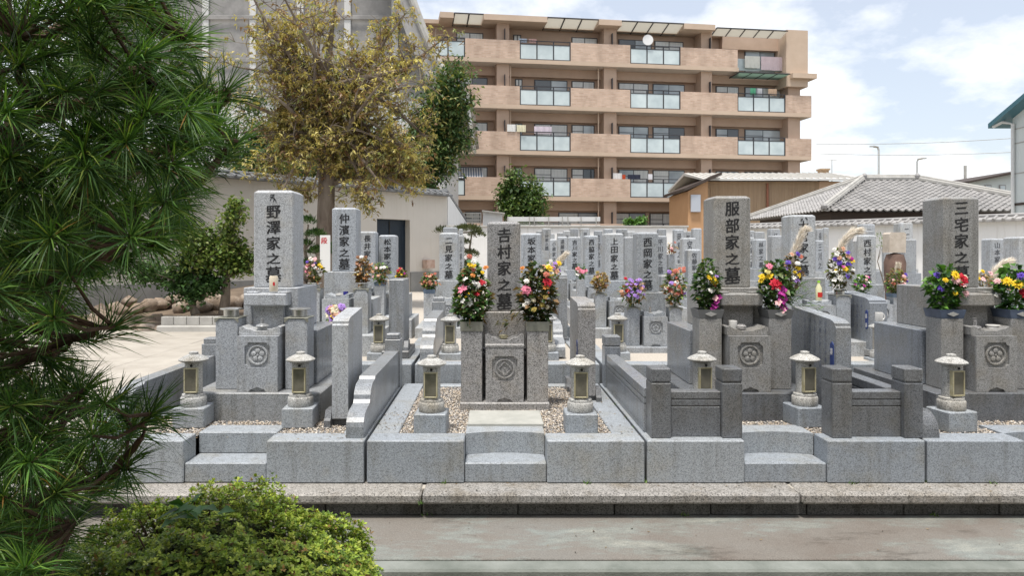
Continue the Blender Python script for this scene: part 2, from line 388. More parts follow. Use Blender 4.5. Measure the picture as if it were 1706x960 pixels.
# ------------------------------------------------------------------ front row of plots
PIT = 1.793
XC = {'A': -1.700, 'B': .094, 'C': 1.886, 'D': 3.677}
DESC = {'A': 'leftmost front plot', 'B': 'middle front plot', 'C': 'front plot with the square posts', 'D': 'rightmost front plot'}
def front_plot(k, m_block, gz=.415, step_px=.262, arc=True):
    xc = XC[k]; x0, x1 = xc-PIT/2+.009, xc+PIT/2-.009
    t = thing('grave_plot_enclosure', {'A': 'pale granite kerb enclosure with steps behind the azalea, leftmost front plot', 'B': 'pale granite kerb enclosure with curved step, middle front plot', 'C': 'blue grey granite kerb enclosure carrying the four square posts', 'D': 'blue grey granite kerb enclosure at the right edge'}[k], 'kerb enclosure', (xc, 4.6, KZ), 'front plot enclosures')
    sx0, sx1 = xc-step_px, xc+step_px
    mb = M[m_block]
    MB().box(x0, sx0-.003, 4.6, 4.80, KZ+.002, TZ, .006).build('front_block', mb, t)
    MB().box(sx1+.003, x1, 4.6, 4.80, KZ+.002, TZ, .006).build('front_block', mb, t)
    MB().box(sx0, sx1, 4.612, 4.86, KZ+.002, .287, .006).build('step', mb, t)
    if arc:
        n = 12; pl = [(sx0, 5.04), (sx0, 4.815)]
        for i in range(n+1):
            u = -1+2*i/n; pl.append((xc+u*step_px, 4.80+.055*(1-u*u)))
        pl += [(sx1, 4.815), (sx1, 5.04)]
        pl = [(sx0, 5.04)]+[(xc+(-1+2*i/n)*step_px, 4.80+.055*(1-(-1+2*i/n)**2)) for i in range(n+1)]+[(sx1, 5.04)]
        MB().prism(pl, 2, .2885, TZ-.004).build('upper_step', mb, t)
    else:
        MB().box(sx0, sx1, 4.835, 5.04, .2885, TZ-.004, .005).build('upper_step', mb, t)
    for a, b in ((x0, x0+.175), (x1-.175, x1)):
        MB().box(a, b, 4.803, 6.62, KZ+.002, TZ-.002, .005).build('side_kerb', mb, t)
    MB().box(x0+.178, x1-.178, 6.5, 6.62, KZ+.002, TZ-.003, .005).build('back_kerb', mb, t)
    MB().box(x0+.178, x1-.178, 5.045, 6.49, KZ+.001, gz-.012, 0).build('fill', M['mortar'], t)
    return t, x0, x1
tA, a0, a1 = front_plot('A', 'g_block', arc=False); tB, b0, b1 = front_plot('B', 'g_block'); tC, c0, c1 = front_plot('C', 'g_block'); tD, d0, d1 = front_plot('D', 'g_block')
for k, lab, dens in (('A', 'beige pebble gravel bed of the leftmost front plot', 5600), ('B', 'grey brown pebble gravel bed of the middle front plot', 6200), ('C', 'pebble gravel strip behind the square posts', 5600), ('D', 'pebble gravel strip at the right edge', 5600)):
    xc = XC[k]; h = PIT/2-.185
    gravel('gravel', lab, xc-h, xc+h, 4.806, 6.495 if k == 'B' else 5.35, .412, dens, step=(xc-.262, xc+.262))

def plate_hole(outer, inner, y0, y1):
    # a plate in the XZ plane (front at y0, back at y1) with an opening
    bm = bmesh.new(); ed = []
    for loop in (outer, inner):
        vs_ = [bm.verts.new((x, y0, z)) for x, z in loop]
        for i in range(len(vs_)): ed.append(bm.edges.new((vs_[i], vs_[(i+1) % len(vs_)])))
    bmesh.ops.triangle_fill(bm, use_beauty=True, use_dissolve=False, edges=ed)
    g = bmesh.ops.extrude_face_region(bm, geom=bm.faces[:])
    bmesh.ops.translate(bm, vec=(0, y1-y0, 0), verts=[e for e in g['geom'] if isinstance(e, bmesh.types.BMVert)])
    bm.verts.index_update()
    v = [tuple(q.co) for q in bm.verts]; f = [tuple(q.index for q in p.verts) for p in bm.faces]; bm.free()
    mb = MB(); mb.v = v; mb.f = f; return mb
def notch_square(xc, zc, h, c, n=4):
    pts = []
    for (sx, sz, a0_) in ((1, 1, 180), (-1, 1, 270), (-1, -1, 0), (1, -1, 90)):
        arc = []
        for i in range(n+1):
            a = R(a0_+90*i/n); arc.append((xc+sx*h+c*math.cos(a), zc+sz*h+c*math.sin(a)))
        pts += arc[::-1]
    return pts
def incense_stone(t, m, xc, hw, y0, y1, z0, z1, crest='ring', r=.075, zc=None, notch=True):
    zc = zc or z0+(z1-z0)*.66
    o = MB().box(xc-hw, xc+hw, y0+.016, y1, z0, z1-.001, .003).build('incense_stone', m, t)
    nw = hw*.42; nh = (z1-z0)*.09
    outer = [(xc-hw, z0), (xc-hw, z1), (xc+hw, z1), (xc+hw, z0)]
    if notch: outer += [(xc+nw, z0), (xc+nw*.78, z0+nh*.55), (xc+nw*.35, z0+nh*.7), (xc, z0+nh), (xc-nw*.35, z0+nh*.7), (xc-nw*.78, z0+nh*.55), (xc-nw, z0)]
    pl = plate_hole(outer, notch_square(xc, zc, r*1.22, r*.32), y0, y0+.0155)
    pl.build('front_panel', m, o)
    mb = MB()
    mb.lathe([(r*.80, 0), (r*.84, .011), (r*.96, .011), (r, 0)], xc, y0+.0165, 28, 'y', zc, -1)
    if crest == 'diamond':
        for k in range(4):
            a = k*math.pi/2+math.pi/4; c, s_ = math.cos(a), math.sin(a)
            mb.prism([(xc+r*.52*c-r*.5*s_, zc+r*.52*s_+r*.5*c), (xc+r*.52*c+r*.5*s_, zc+r*.52*s_-r*.5*c), (xc+r*.42*c+r*.4*s_, zc+r*.42*s_-r*.4*c), (xc+r*.42*c-r*.4*s_, zc+r*.42*s_+r*.4*c)], 1, y0+.005, y0+.0165)
        mb.lathe([(.001, 0), (r*.1, 0), (r*.1, .008), (.001, .01)], xc, y0+.0165, 8, 'y', zc, -1)
    elif crest == 'petals':
        for k in range(5):
            a = k*2*math.pi/5+math.pi/2
            mb.lathe([(.001, .0), (r*.27, 0), (r*.22, .008), (.001, .011)], xc+r*.42*math.cos(a), y0+.0165, 10, 'y', zc+r*.42*math.sin(a), -1)
        mb.lathe([(.001, 0), (r*.12, 0), (r*.1, .01), (.001, .012)], xc, y0+.0165, 8, 'y', zc, -1)
    else:
        for k in range(3):
            a = k*2*math.pi/3+math.pi/2
            mb.lathe([(.001, .0), (r*.36, 0), (r*.3, .008), (.001, .011)], xc+r*.36*math.cos(a), y0+.0165, 12, 'y', zc+r*.36*math.sin(a), -1)
    mb.build('crest', m, o, smooth=True)
    return o
def headstone(t, m, xc, hw, y0, y1, z0, z1, name='headstone', c=.008):
    # tall block whose top is a shallow hipped cap with eased edges
    mb = MB(); e = min(.028, hw*.2); h = .018
    mb.box(xc-hw, xc+hw, y0, y1, z0, z1-h-.0005, c)
    n = len(mb.v); zs = z1-h
    ring0 = [(xc-hw+.003, y0+.003), (xc+hw-.003, y0+.003), (xc+hw-.003, y1-.003), (xc-hw+.003, y1-.003)]
    ring1 = [(xc-hw+e, y0+e), (xc+hw-e, y0+e), (xc+hw-e, y1-e), (xc-hw+e, y1-e)]
    mb.v += [(x, y, zs-.004) for x, y in ring0]+[(x, y, zs+h*.72) for x, y in ring1]+[(xc, (y0+y1)/2, z1)]
    for i in range(4):
        j = (i+1) % 4; mb.f.append((n+i, n+j, n+4+j, n+4+i)); mb.f.append((n+4+i, n+4+j, n+8))
    return mb.build(name, m, t)
def tray(t, m, xc, hw, y0, y1, z0, h=.045, horn=.04):
    pl = [(xc-hw, z0), (xc+hw, z0), (xc+hw, z0+h+horn*.8), (xc+hw-.02, z0+h+horn), (xc+hw-.05, z0+h+horn*.45), (xc+hw-.085, z0+h+horn*.3), (xc+hw-.11, z0+h),
          (xc-hw+.11, z0+h), (xc-hw+.085, z0+h+horn*.3), (xc-hw+.05, z0+h+horn*.45), (xc-hw+.02, z0+h+horn), (xc-hw, z0+h+horn*.8)]
    return MB().prism(pl, 1, y0, y1).build('offering_shelf', m, t)
def bowl_vase(parent, x, y, z, r=.058, h=.07, m='steel'):
    o = MB().lathe([(r*.90, 0), (r*.96, .004), (r*.96, h*.72), (r*1.36, h*.80), (r*1.40, h*.86), (r*1.38, h*.92), (r*1.0, h*.90), (r*.92, h*.86), (r*.90, h*.4), (.001, h*.36)], x, y, 22, 'z', z).build('flower_bowl', M[m], parent, smooth=True)
    return o
def box_vase(parent, x0, x1, y0, y1, z0, z1, m='vase_grey', dia=True, lip=.02):
    mb = MB(); w_ = .008; fl = lip
    pts = [(x0-fl*.2, y0, z0), (x1+fl*.2, y0, z0), (x1+fl*.2, y1, z0), (x0-fl*.2, y1, z0), (x0-fl, y0-fl*.4, z1), (x1+fl, y0-fl*.4, z1), (x1+fl, y1+fl*.4, z1), (x0-fl, y1+fl*.4, z1),
           (x0-fl+w_, y0-fl*.4+w_, z1), (x1+fl-w_, y0-fl*.4+w_, z1), (x1+fl-w_, y1+fl*.4-w_, z1), (x0-fl+w_, y1+fl*.4-w_, z1), (x0+w_, y0+w_, z0+.03), (x1-w_, y0+w_, z0+.03), (x1-w_, y1-w_, z0+.03), (x0+w_, y1-w_, z0+.03)]
    mb.v = pts; mb.f = [(0, 3, 2, 1), (12, 13, 14, 15)]
    for i in range(4):
        j = (i+1) % 4; mb.f += [(i, j, 4+j, 4+i), (4+i, 4+j, 8+j, 8+i), (8+i, 8+j, 12+j, 12+i)]
    o = mb.build('flower_trough', M[m], parent)
    if dia:
        xc, zc = (x0+x1)/2, (z0+z1)/2; a, b = .042, .017; yy = y0-fl*.2-.004
        MB().prism([(xc-a, zc), (xc, zc+b), (xc+a, zc), (xc, zc-b)], 1, yy-.004, yy+.004).build('diamond_badge', M['diamond'], o)
    return o
def corner_plate(parent, x0, x1, y0, y1, z):
    mb = MB().box(x0-.006, x1+.006, y0-.006, y1+.006, z, z+.006, .001)
    for sx, x in ((1, x0-.006), (-1, x1+.006)):
        mb.prism([(x, z), (x+sx*.034, z), (x+sx*.006, z-.028), (x, z-.028)], 1, y0-.0065, y0-.003)
    return mb.build('metal_plate', M['steel_olive'], parent)
def monument_tall(k, m, mfront, hw, ztop, text, zt, zb, label, vases, crest, seed=False):
    xc = XC[k]
    t = thing('grave_monument', label, 'gravestone', (xc, 5.2, .405), 'front row grave monuments')
    MB().box(xc-.47, xc+.47, 5.2, 6.38, .40, .620, .006).build('plinth', M[mfront], t)
    MB().box(xc-.36, xc+.36, 5.55, 6.24, .621, 1.036, .005).build('lower_base', M['g_pol'], t)
    MB().box(xc-.21, xc+.21, 5.56, 6.16, 1.037, 1.364, .005).build('upper_base', m, t)
    sh = MB().prism([(5.42, 1.235), (5.559, 1.235), (5.559, 1.326), (5.42, 1.326), (5.412, 1.318), (5.412, 1.243)], 0, xc-.157, xc+.157)
    sh.box(xc-.157, xc-.075, 5.47, 5.559, 1.3265, 1.338, .004); sh.box(xc+.075, xc+.157, 5.47, 5.559, 1.3265, 1.338, .004)
    sh.build('front_shelf', m, t)
    MB().box(xc-.115, xc+.115, 5.50, 5.549, 1.037, 1.2345, .003).build('shelf_support', m, t)
    tray(t, m, xc, .152, 5.29, 5.50, 1.029, .03, .035)
    incense_stone(t, m, xc, .148, 5.235, 5.535, .621, 1.028, crest)
    for s_ in (-1, 1):
        o = MB().box(xc+s_*.258-.083, xc+s_*.258+.083, 5.335, 5.53, .621, 1.146, .005).build('vase_pillar', m, t)
        x = xc+s_*.258
        if vases == 'bowl':
            corner_plate(o, x-.083, x+.083, 5.335, 5.53, 1.1465); bowl_vase(o, x, 5.43, 1.153)
        else: box_vase(o, x-.078, x+.078, 5.335, 5.53, 1.147, 1.212, vases)
    hs = headstone(t, m, xc, hw, 5.63, 5.63+hw*2, 1.3645, ztop)
    inscription(hs, text, xc, 5.6285, PZ(zt, 5.63), PZ(zb, 5.63), M['ink'], .115)
    return t
mA = monument_tall('A', M['g_light'], 'g_grey', .155, 2.13, '野澤家之墓', 340, 470, 'tall pale granite headstone with empty steel flower bowls, leftmost of the front row', 'bowl', 'petals')
# small seed-syllable mark above the leftmost name
sd_ = MB(); sx, sz, sy = XC['A']-.005, PZ(330, 5.63), 5.6285
for pts in ([(-.02, .025), (.012, .028), (-.004, .005), (.016, -.004), (.002, -.028)], [(-.022, .012), (-.008, .008), (-.022, -.02)], [(.004, .004), (.026, -.024)]):
    sd_.tube([(sx+a, sy, sz+b) for a, b in pts], .0035, 4)
sd_.build('seed_syllable', M['ink'], [c for c in mA.children if c.name.startswith('headstone')][0])
mC = monument_tall('C', M['g_warm'], 'g_dark', .143, 2.085, '服部家之墓', 334, 473, 'tall warm grey headstone behind square posts with diamond badged flower troughs', 'vase_grey', 'petals')
mD = monument_tall('D', M['g_warm'], 'g_dark', .140, 2.08, '三宅家之墓', 333, 470, 'tall warm grey headstone at the right edge with navy flower troughs', 'vase_navy', 'petals')
# middle monument
xb = XC['B']
t = thing('grave_monument', 'speckled grey headstone standing in the open gravel plot in the middle', 'gravestone', (xb+.02, 5.54, .41), 'front row grave monuments'); mB = t; g = M['g_mid']
X0 = xb+.012
MB().box(X0-.345, X0+.345, 5.545, 6.30, .405, .4755, .005).build('plinth', g, t)
MB().box(X0-.178, X0+.178, 5.86, 6.25, .476, 1.152, .005).build('upper_base', g, t)
MB().box(X0-.20, X0+.20, 5.80, 5.855, .476, .865, .004).build('backing_slab', g, t)
incense_stone(t, g, X0, .147, 5.575, 5.79, .476, .90, 'diamond', .08, .735)
MB().box(X0-.152, X0+.152, 5.57, 5.79, .9005, .925, .004).build('cornice', g, t)
tray(t, g, X0, .15, 5.60, 5.78, .9255, .028, .05)
MB().box(X0-.174, X0+.174, 5.70, 5.775, .82, .845, .002).build('cross_bar', g, t)
for s_ in (-1, 1):
    x = X0+s_*.2565
    o = MB().box(x-.082, x+.082, 5.59, 5.79, .476, 1.024, .004).build('vase_pillar', g, t)
    box_vase(o, x-.086, x+.086, 5.585, 5.795, 1.025, 1.098, 'steel_olive', False, .004)
hs = headstone(t, g, X0, .137, 5.92, 6.19, 1.1525, 1.897)
inscription(hs, '𠮷村家之墓', X0+.003, 5.9185, PZ(378, 5.92), PZ(516, 5.92), M['ink'], .118)
sl = MB().box(PX(779, 5.0), PX(906, 5.0), 5.0, 5.42, .405, .448, .005).build('stepping_slab', noisy('pale_slab', (.34, .345, .315), (.43, .43, .395), 6, .85, bump=.3, bscale=120)); tag(sl, 'pale rectangular stepping slab lying on gravel before the middle headstone', 'slab')

# tablets beside the graves (slabs seen edge on)
def tablet(label, x0, x1, y0, y1, z0, ztop, m, slope=.05, feet=True, plate=None, text=0):
    t = thing('name_tablet', label, 'stone tablet', ((x0+x1)/2, y0, z0), 'name tablets beside the graves')
    zt = ztop; r = .03
    pl = [(y1, z0+.06), (y1, zt+slope), (y0+.09, zt+.012), (y0+.045, zt), (y0+.02, zt-.012), (y0+.02, zt-.03), (y0, zt-.04), (y0, z0+.06)]
    o = MB().prism(pl, 0, x0, x1).build('slab', m, t)
    if feet:
        for ya, yb in ((y0-.05, y0+.16), (y1-.18, y1+.02)):
            MB().prism([(ya, z0), (yb, z0), (yb, z0+.06), (yb-.03, z0+.12), (ya+.05, z0+.12), (ya+.02, z0+.07), (ya, z0+.055)], 0, x0-.045, x0-.0015).build('foot', M['g_dark'], t)
            MB().prism([(ya, z0), (yb, z0), (yb, z0+.06), (yb-.03, z0+.12), (ya+.05, z0+.12), (ya+.02, z0+.07), (ya, z0+.055)], 0, x1+.0015, x1+.045).build('foot', M['g_dark'], t)
        MB().box(x0-.03, x1+.03, y0+.03, y1-.03, z0, z0+.0595, .003).build('base', M['g_dark'], t)
    else:
        MB().box(x0-.02, x1+.02, y0-.02, y1+.02, z0, z0+.0595, .003).build('base', M['g_grey'], t)
    if plate:
        pz0, pz1 = plate; ya = y0+.03; h = .026
        MB().prism([(ya, pz0+.02), (ya+h, pz0), (ya+2*h, pz0+.02), (ya+2*h, pz1-.02), (ya+h, pz1), (ya, pz1-.02)], 0, x0-.005, x0-.0005).build('blue_plate', M['ink_blue'], o)
        mb = MB()
        for i, ch in enumerate('墓誌'): glyphs(mb, ch, x0-.0065, ya+h, pz1-.05-(pz1-pz0-.08)*(i*.75+.12), .04, .05, 'side')
        mb.build('plate_lettering', M['white_ink'], o)['kind'] = 'stuff'
    if text:
        mb = MB()
        for c in range(text):
            for i, ch in enumerate('平成十年三月日' if c % 2 else '行年三十才享'):
                glyphs(mb, ch if ch in GL else '三', x0-.0015, y0+.16+c*.085, zt-.03-i*.052, .036, .040, 'side', False)
        mb.build('side_lettering', M['ink_slate'], o)['kind'] = 'stuff'
    return t
xA = PX(553, 5.05)
tablet('pale granite tablet edge on beside the leftmost front headstone', PX(553, 5.05), PX(580, 5.05), 5.05, 5.60, .41, PZ(533, 5.05), M['g_light'], .045)
tablet('speckled tablet edge on right of the middle headstone with a blue plate', PX(963, 5.85), PX(992, 5.85), 5.85, 6.45, .41, PZ(508, 5.85), M['g_mid'], .03, True, (.62, .92))
tablet('grey tablet with blue lettering right of the headstone behind the square posts', PX(1393, 5.05), PX(1418, 5.05), 5.05, 5.80, .43, PZ(537, 5.05), M['g_pol'], .055, True, (PZ(617, 5.05)-.05, PZ(571, 5.05)), 5)

# fallen bits on the kerbs and the path
def litter(name, label, boxes, n, sizes, pal):
    P = []
    for i in range(n):
        x0, x1, y0, y1, z = boxes[rng.integers(0, len(boxes))]; P.append((rng.uniform(x0, x1), rng.uniform(y0, y1), z))
    P = np.array(P); a = rng.uniform(0, 6.28, n); s_ = rng.uniform(*sizes, n)
    D = np.stack([np.cos(a), np.sin(a), np.zeros(n)], 1)*s_[:, None]; S = np.stack([-np.sin(a), np.cos(a), np.zeros(n)], 1)*(s_*rng.uniform(.3, .6, n))[:, None]
    up = np.array([0, 0, 1.0]); l = lambda: (rng.uniform(.1, .5, n)*s_)[:, None]*up
    V = np.stack([P-D+l(), P+S, P+D+l(), P-S], 1).reshape(-1, 3); k = np.arange(n)*4
    pal = np.array(pal); C = np.repeat(pal[rng.integers(0, len(pal), n)], 4, 0); o0 = np.array([V[:, 0].mean(), V[:, 1].mean(), V[:, 2].min()])
    return tag(link(name, np_mesh(name, V-o0, np.stack([k, k+1, k+2, k+3], 1), C), M['pebble'], None, tuple(o0)), label, 'litter', kind='stuff')
litter('dry_leaf_litter', 'dry leaf crumbs scattered on kerbs and path', [(b0, b0+.17, 4.85, 5.6, TZ+.001), (b1-.17, b1, 4.7, 6.0, TZ+.001), (-1, 3.5, 3.9, 4.47, .003), (-1, 4, 4.42, 4.6, KZ+.002), (a0+.4, a1, 4.62, 4.8, TZ+.001), (c0, d1, 4.52, 4.6, KZ+.002)], 260, (.004, .012), [(.09, .06, .04), (.16, .11, .06), (.05, .045, .03), (.25, .19, .11)])

def weeds(name, label, spots, n=14, h=.035):
    P = np.repeat(np.array(spots), n, 0)+np.concatenate([rng.normal(0, .012, (len(spots)*n, 2)), np.zeros((len(spots)*n, 1))], 1); k = len(P)
    D = unit(np.stack([rng.normal(0, .5, k), rng.normal(0, .5, k), np.full(k, 1.0)], 1)); L = h*rng.uniform(.4, 1.2, k); C = np.array([(.10, .19, .03), (.15, .24, .05), (.07, .13, .03)])[rng.integers(0, 3, k)]
    up = np.tile(np.array([0, 0, 1.0]), (k, 1)); S = unit(np.cross(D, rng.normal(0, 1, (k, 3)))); W = (L*.13)[:, None]
    V = np.stack([P-S*W, P+S*W, P+D*L[:, None]], 1).reshape(-1, 3); q = np.arange(k)*3; o0 = P.mean(0)
    return tag(link(name, np_mesh(name, V-o0, np.stack([q, q+1, q+2], 1), np.repeat(C, 3, 0)), M['pebble'], None, tuple(o0)), label, 'weeds', kind='stuff')
gx = (b1+c0)/2
weeds('weeds', 'tiny green weeds in the joints of kerb and plots', [(gx, 4.62, KZ+.005), (gx+.002, 5.3, .40), (gx, 5.75, .41), (gx+.003, 5.05, .40), (a1+.009, 5.2, .40), (c1+.009, 4.62, KZ+.005), (-.3, 4.597, KZ), (.62, 4.597, KZ), (2.3, 4.597, KZ), (3.2, 4.597, KZ), (kj[2], 4.402, .1), (1.2, 4.473, .002), (2.75, 4.473, .002), (-.4, 4.473, .002), (3.6, 4.473, .002)])
# ------------------------------------------------------------------ side walls, posts and panels
def scroll_wall(label, x0, x1, y0, y1, z0, ztop, m, post=True):
    t = thing('plot_side_wall', label, 'low wall', ((x0+x1)/2, y0, z0), 'low walls between plots')
    d = ztop-z0; pl = [(y0, z0), (y0, z0+d*.22)]
    for i in range(1, 6): a = R(90*i/5); pl.append((y0+.16*(1-math.cos(a)), z0+d*.22+d*.30*math.sin(a)))
    pl += [(y0+.24, z0+d*.55), (y0+.26, z0+d*.62)]
    for i in range(1, 6): a = R(90*i/5); pl.append((y0+.26+.14*(1-math.cos(a)), z0+d*.62+d*.30*math.sin(a)))
    pl += [(y0+.46, z0+d*.94), (y0+.48, ztop), (y1-.16, ztop), (y1-.16, z0)]
    MB().prism(pl, 0, x0, x1).build('wall', m, t)
    if post:
        MB().box(x0-.012, x1+.012, y1-.158, y1, z0, ztop+.10, .004).build('end_post', m, t)
        MB().box(x0+.0, x1-.0, y1-.146, y1-.012, ztop+.101, ztop+.15, .006).build('post_cap', m, t)
    return t
scroll_wall('scroll fronted polished wall between the two left front plots', PX(577, 4.67), PX(606, 4.67), 4.66, 6.6, TZ+.001, .755, M['g_grey'])
scroll_wall('long dark wall at the left side of the leftmost front plot', a0+.01, a0+.12, 4.66, 6.6, TZ+.001, .715, M['g_grey'])
# quarter round wall end right of the second pair of posts
t = thing('plot_side_wall', 'quarter round wall end beside the rightmost square post', 'low wall', (PX(1555, 4.66), 4.66, TZ), 'low walls between plots')
q = [(4.67, TZ+.001)]+[(4.67+.14*(1-math.cos(R(a))), TZ+.001+.16*math.sin(R(a))) for a in range(0, 91, 10)]+[(6.5, TZ+.161), (6.5, TZ+.001)]
MB().prism(q, 0, d0+.01, d0+.12).build('wall', M['g_dark'], t)
def post(t, x0, x1, y0, y1, z0, z1, m):
    o = MB().box(x0, x1, y0, y1, z0, z1-.095, .004).build('post', m, t)
    MB().box(x0+.006, x1-.006, y0+.006, y1-.006, z1-.0945, z1-.086, 0).build('groove', m, o)
    MB().box(x0, x1, y0, y1, z1-.0855, z1, .006).build('post_cap', m, o)
def post_pair(label, xa0, xa1, xb0, xb1, m):
    t = thing('gate_panel', label, 'stone fence', ((xa0+xb1)/2, 4.66, TZ), 'square posts with panels')
    post(t, xa0, xa1, 4.66, 4.82, TZ+.001, .884, m); post(t, xb0, xb1, 4.66, 4.82, TZ+.001, .884, m)
    o = MB().box(xa1+.001, xb0-.001, 4.70, 4.80, TZ+.001, .628, .003).build('panel', m, t)
    MB().box(xa1+.001, xb0-.001, 4.706, 4.795, .6285, .636, 0).build('panel_groove', M['g_dark'], o)
    MB().box(xa1+.001, xb0-.001, 4.70, 4.80, .6365, .672, .002).build('panel_band', m, t)
    MB().box(xa1+.001, xb0-.001, 4.706, 4.795, .6725, .679, 0).build('panel_groove', M['g_dark'], o)
    MB().box(xa1+.001, xb0-.001, 4.70, 4.80, .6795, .728, .004).build('panel_rail', m, t)
    return t
post_pair('dark granite panel between two square posts, nearest the middle plot', PX(1085, 4.66), PX(1118, 4.66), PX(1204, 4.66), PX(1237, 4.66), M['g_dark'])
post_pair('dark granite panel between two square posts, nearest the right edge', PX(1387, 4.66), PX(1420, 4.66), PX(1507, 4.66), PX(1538, 4.66), M['g_dark'])
def long_wall(label, x0, x1, y0, y1, z0, z1, m):
    t = thing('plot_side_wall', label, 'low wall', ((x0+x1)/2, y0, z0), 'low walls between plots')
    MB().box(x0, x1, y0, y1-.17, z0, z1-.11, .003).build('wall', m, t)
    MB().box(x0+.004, x1-.004, y0, y1-.17, z1-.1095, z1-.103, 0).build('groove', M['g_dark'], t)
    MB().box(x0, x1, y0, y1-.17, z1-.1025, z1-.07, .002).build('wall_band', m, t)
    MB().box(x0+.004, x1-.004, y0, y1-.17, z1-.0695, z1-.063, 0).build('groove', M['g_dark'], t)
    MB().box(x0, x1, y0, y1-.17, z1-.0625, z1, .004).build('coping', m, t)
    post(t, x0-.01, x1+.03, y1-.168, y1, z0, z1+.16, m)
long_wall('long polished wall left of the headstone behind the square posts', c0+.025, c0+.125, 4.83, 6.58, TZ+.001, .728, M['g_pol'])
long_wall('long polished wall right of the headstone behind the square posts', c1-.125, c1-.025, 4.83, 6.58, TZ+.001, .728, M['g_dark'])

# ------------------------------------------------------------------ lanterns
def make_lantern():
    t = thing('stone_lantern', 'x', 'lantern', (0, 0, 0), 'small round stone lanterns')
    L = M['lantern']
    MB().box(-.108, .108, -.108, .108, 0, .138, .006).build('base_block', M['g_block'], t)
    MB().lathe([(.086, 0), (.088, .004), (.088, .058), (.084, .064), (.080, .067), (.078, .084), (.060, .088)], 0, 0, 28, 'z', .1385).build('foot', L, t, smooth=True)
    b = MB().lathe([(.060, 0), (.060, .215)], 0, 0, 28, 'z', .227).build('shaft', L, t, smooth=True)
    n = 8; ys = -.0615
    fr = MB(); x0, x1, z0, z1 = -.046, .046, .238, .412; w_ = .009
    for bx in ((x0, x0+w_, z0, z1), (x1-w_, x1, z0, z1), (x0+w_, x1-w_, z0, z0+w_), (x0+w_, x1-w_, z1-w_, z1)): fr.box(bx[0], bx[1], ys-.008, -.03, bx[2], bx[3], .002)
    f = fr.build('window_frame', M['brass'], t)
    MB().box(x0+w_, x1-w_, ys-.002, -.04, z0+w_, z1-w_, 0).build('pane', M['lamp_glass'], f)
    MB().lathe([(.001, 0), (.009, 0), (.009, .006), (.001, .006)], .004, -.0605, 10, 'y', .427, -1).build('vent_hole', M['dark_hole'], b)
    MB().lathe([(.058, 0), (.086, .008), (.100, .017), (.101, .022), (.090, .031), (.066, .044), (.044, .054), (.032, .057), (.031, .073), (.012, .078), (.001, .079)], 0, 0, 32, 'z', .4425).build('cap', L, t, smooth=True)
    return t
LN = make_lantern(); first = True
def lantern(px, py_base, Y, label, s=1.0, rz=0, z=None, group=None):
    global first
    o = LN if first else copy_tree(LN); first = False
    o.location = (PX(px, Y), Y+.108*s, PZ(py_base, Y) if z is None else z); o.scale = (s, s, s); o.rotation_euler = (0, 0, rz)
    o['label'] = label; return o
lantern(312, 0, 4.98, 'round stone lantern left of the leftmost front headstone', 1.0, z=.418, rz=.06)
lantern(494, 0, 4.98, 'round stone lantern right of the leftmost front headstone', 1.0, z=.418, rz=.05)
lantern(717, 0, 4.80, 'round stone lantern on gravel left of the middle headstone', 1.0, z=.418, rz=-.04)
lantern(970, 0, 4.80, 'round stone lantern on gravel right of the middle headstone', 1.0, z=.418, rz=-.03)
lantern(1177, 0, 5.0, 'round stone lantern peeking between the first two square posts', 1.0, z=.418, rz=.12)
lantern(1352, 0, 5.0, 'round stone lantern left of the second pair of square posts', 1.0, z=.418, rz=.12)
lantern(1602, 0, 4.86, 'round stone lantern at the right edge in front of the navy troughs', 1.0, z=.418, rz=.15)
for px, cap, Y, lab in ((629, 524, 7.1, 'round stone lantern behind the scroll fronted wall'), (749, 525, 7.1, 'round stone lantern behind the left lantern of the middle plot'),
                        (913, 523, 7.1, 'small lantern half hidden behind the right bouquet of the middle headstone'), (1032, 523, 7.1, 'round lantern behind the post at the long polished wall'),
                        (936, 493, 9.0, 'small lantern right of the middle bouquet, second row back')):
    ztop = PZ(cap, Y)
    lantern(px, 0, Y, lab, 1.0, z=ztop-.521)
lt = lantern(1474, 0, 7.0, 'stone lantern with a white mug on top behind the polished tablets', .95, z=PZ(537, 7.0)-.495)

# ------------------------------------------------------------------ second row enclosures
Z2 = .588
M['terrace'] = noisy('gravelly_soil', (.38, .34, .29), (.52, .48, .42), 60, .9, 3, bump=.4, bscale=90, rnd=False)
xs2 = [-4.3, -2.52, -.726, 1.04, 2.80, 4.56, 6.3, 8.0]
names2 = ['pale kerb enclosure far left behind the leftmost front plot', 'pale kerb enclosure behind the leftmost front headstone', 'pale kerb enclosure directly behind the middle headstone', 'pale kerb enclosure behind the long polished wall', 'pale kerb enclosure behind the polished tablets', 'kerb enclosure behind the navy troughs', 'kerb enclosure beyond the right edge']
for i, (a, b) in enumerate(zip(xs2[:-1], xs2[1:])):
    if i in (0, 6): continue
    t = thing('grave_plot_enclosure', names2[i], 'kerb enclosure', ((a+b)/2, 6.75, .15), 'second row enclosures')
    n = 3; w_ = (b-a-.03)/n
    for j in range(n): MB().box(a+.012+j*w_, a+.012+(j+1)*w_-.003, 6.75, 6.95, .151, Z2+random.uniform(-.002, .002), .006).build('front_block', M['g_block'], t)
    for xa, xb in ((a+.012, a+.16), (b-.165, b-.018)): MB().box(xa, xb, 6.953, 8.9, .151, Z2-.002, .005).build('side_kerb', M['g_block'], t)
    MB().box(a+.163, b-.168, 6.953, 8.9, .151, Z2-.02, 0).build('gravel_bed', M['terrace'], t)

tag(MB().box(-2.5, 9.5, 8.95, 21.3, .151, .47, 0).build('terrace', M['terrace']), kind='structure')

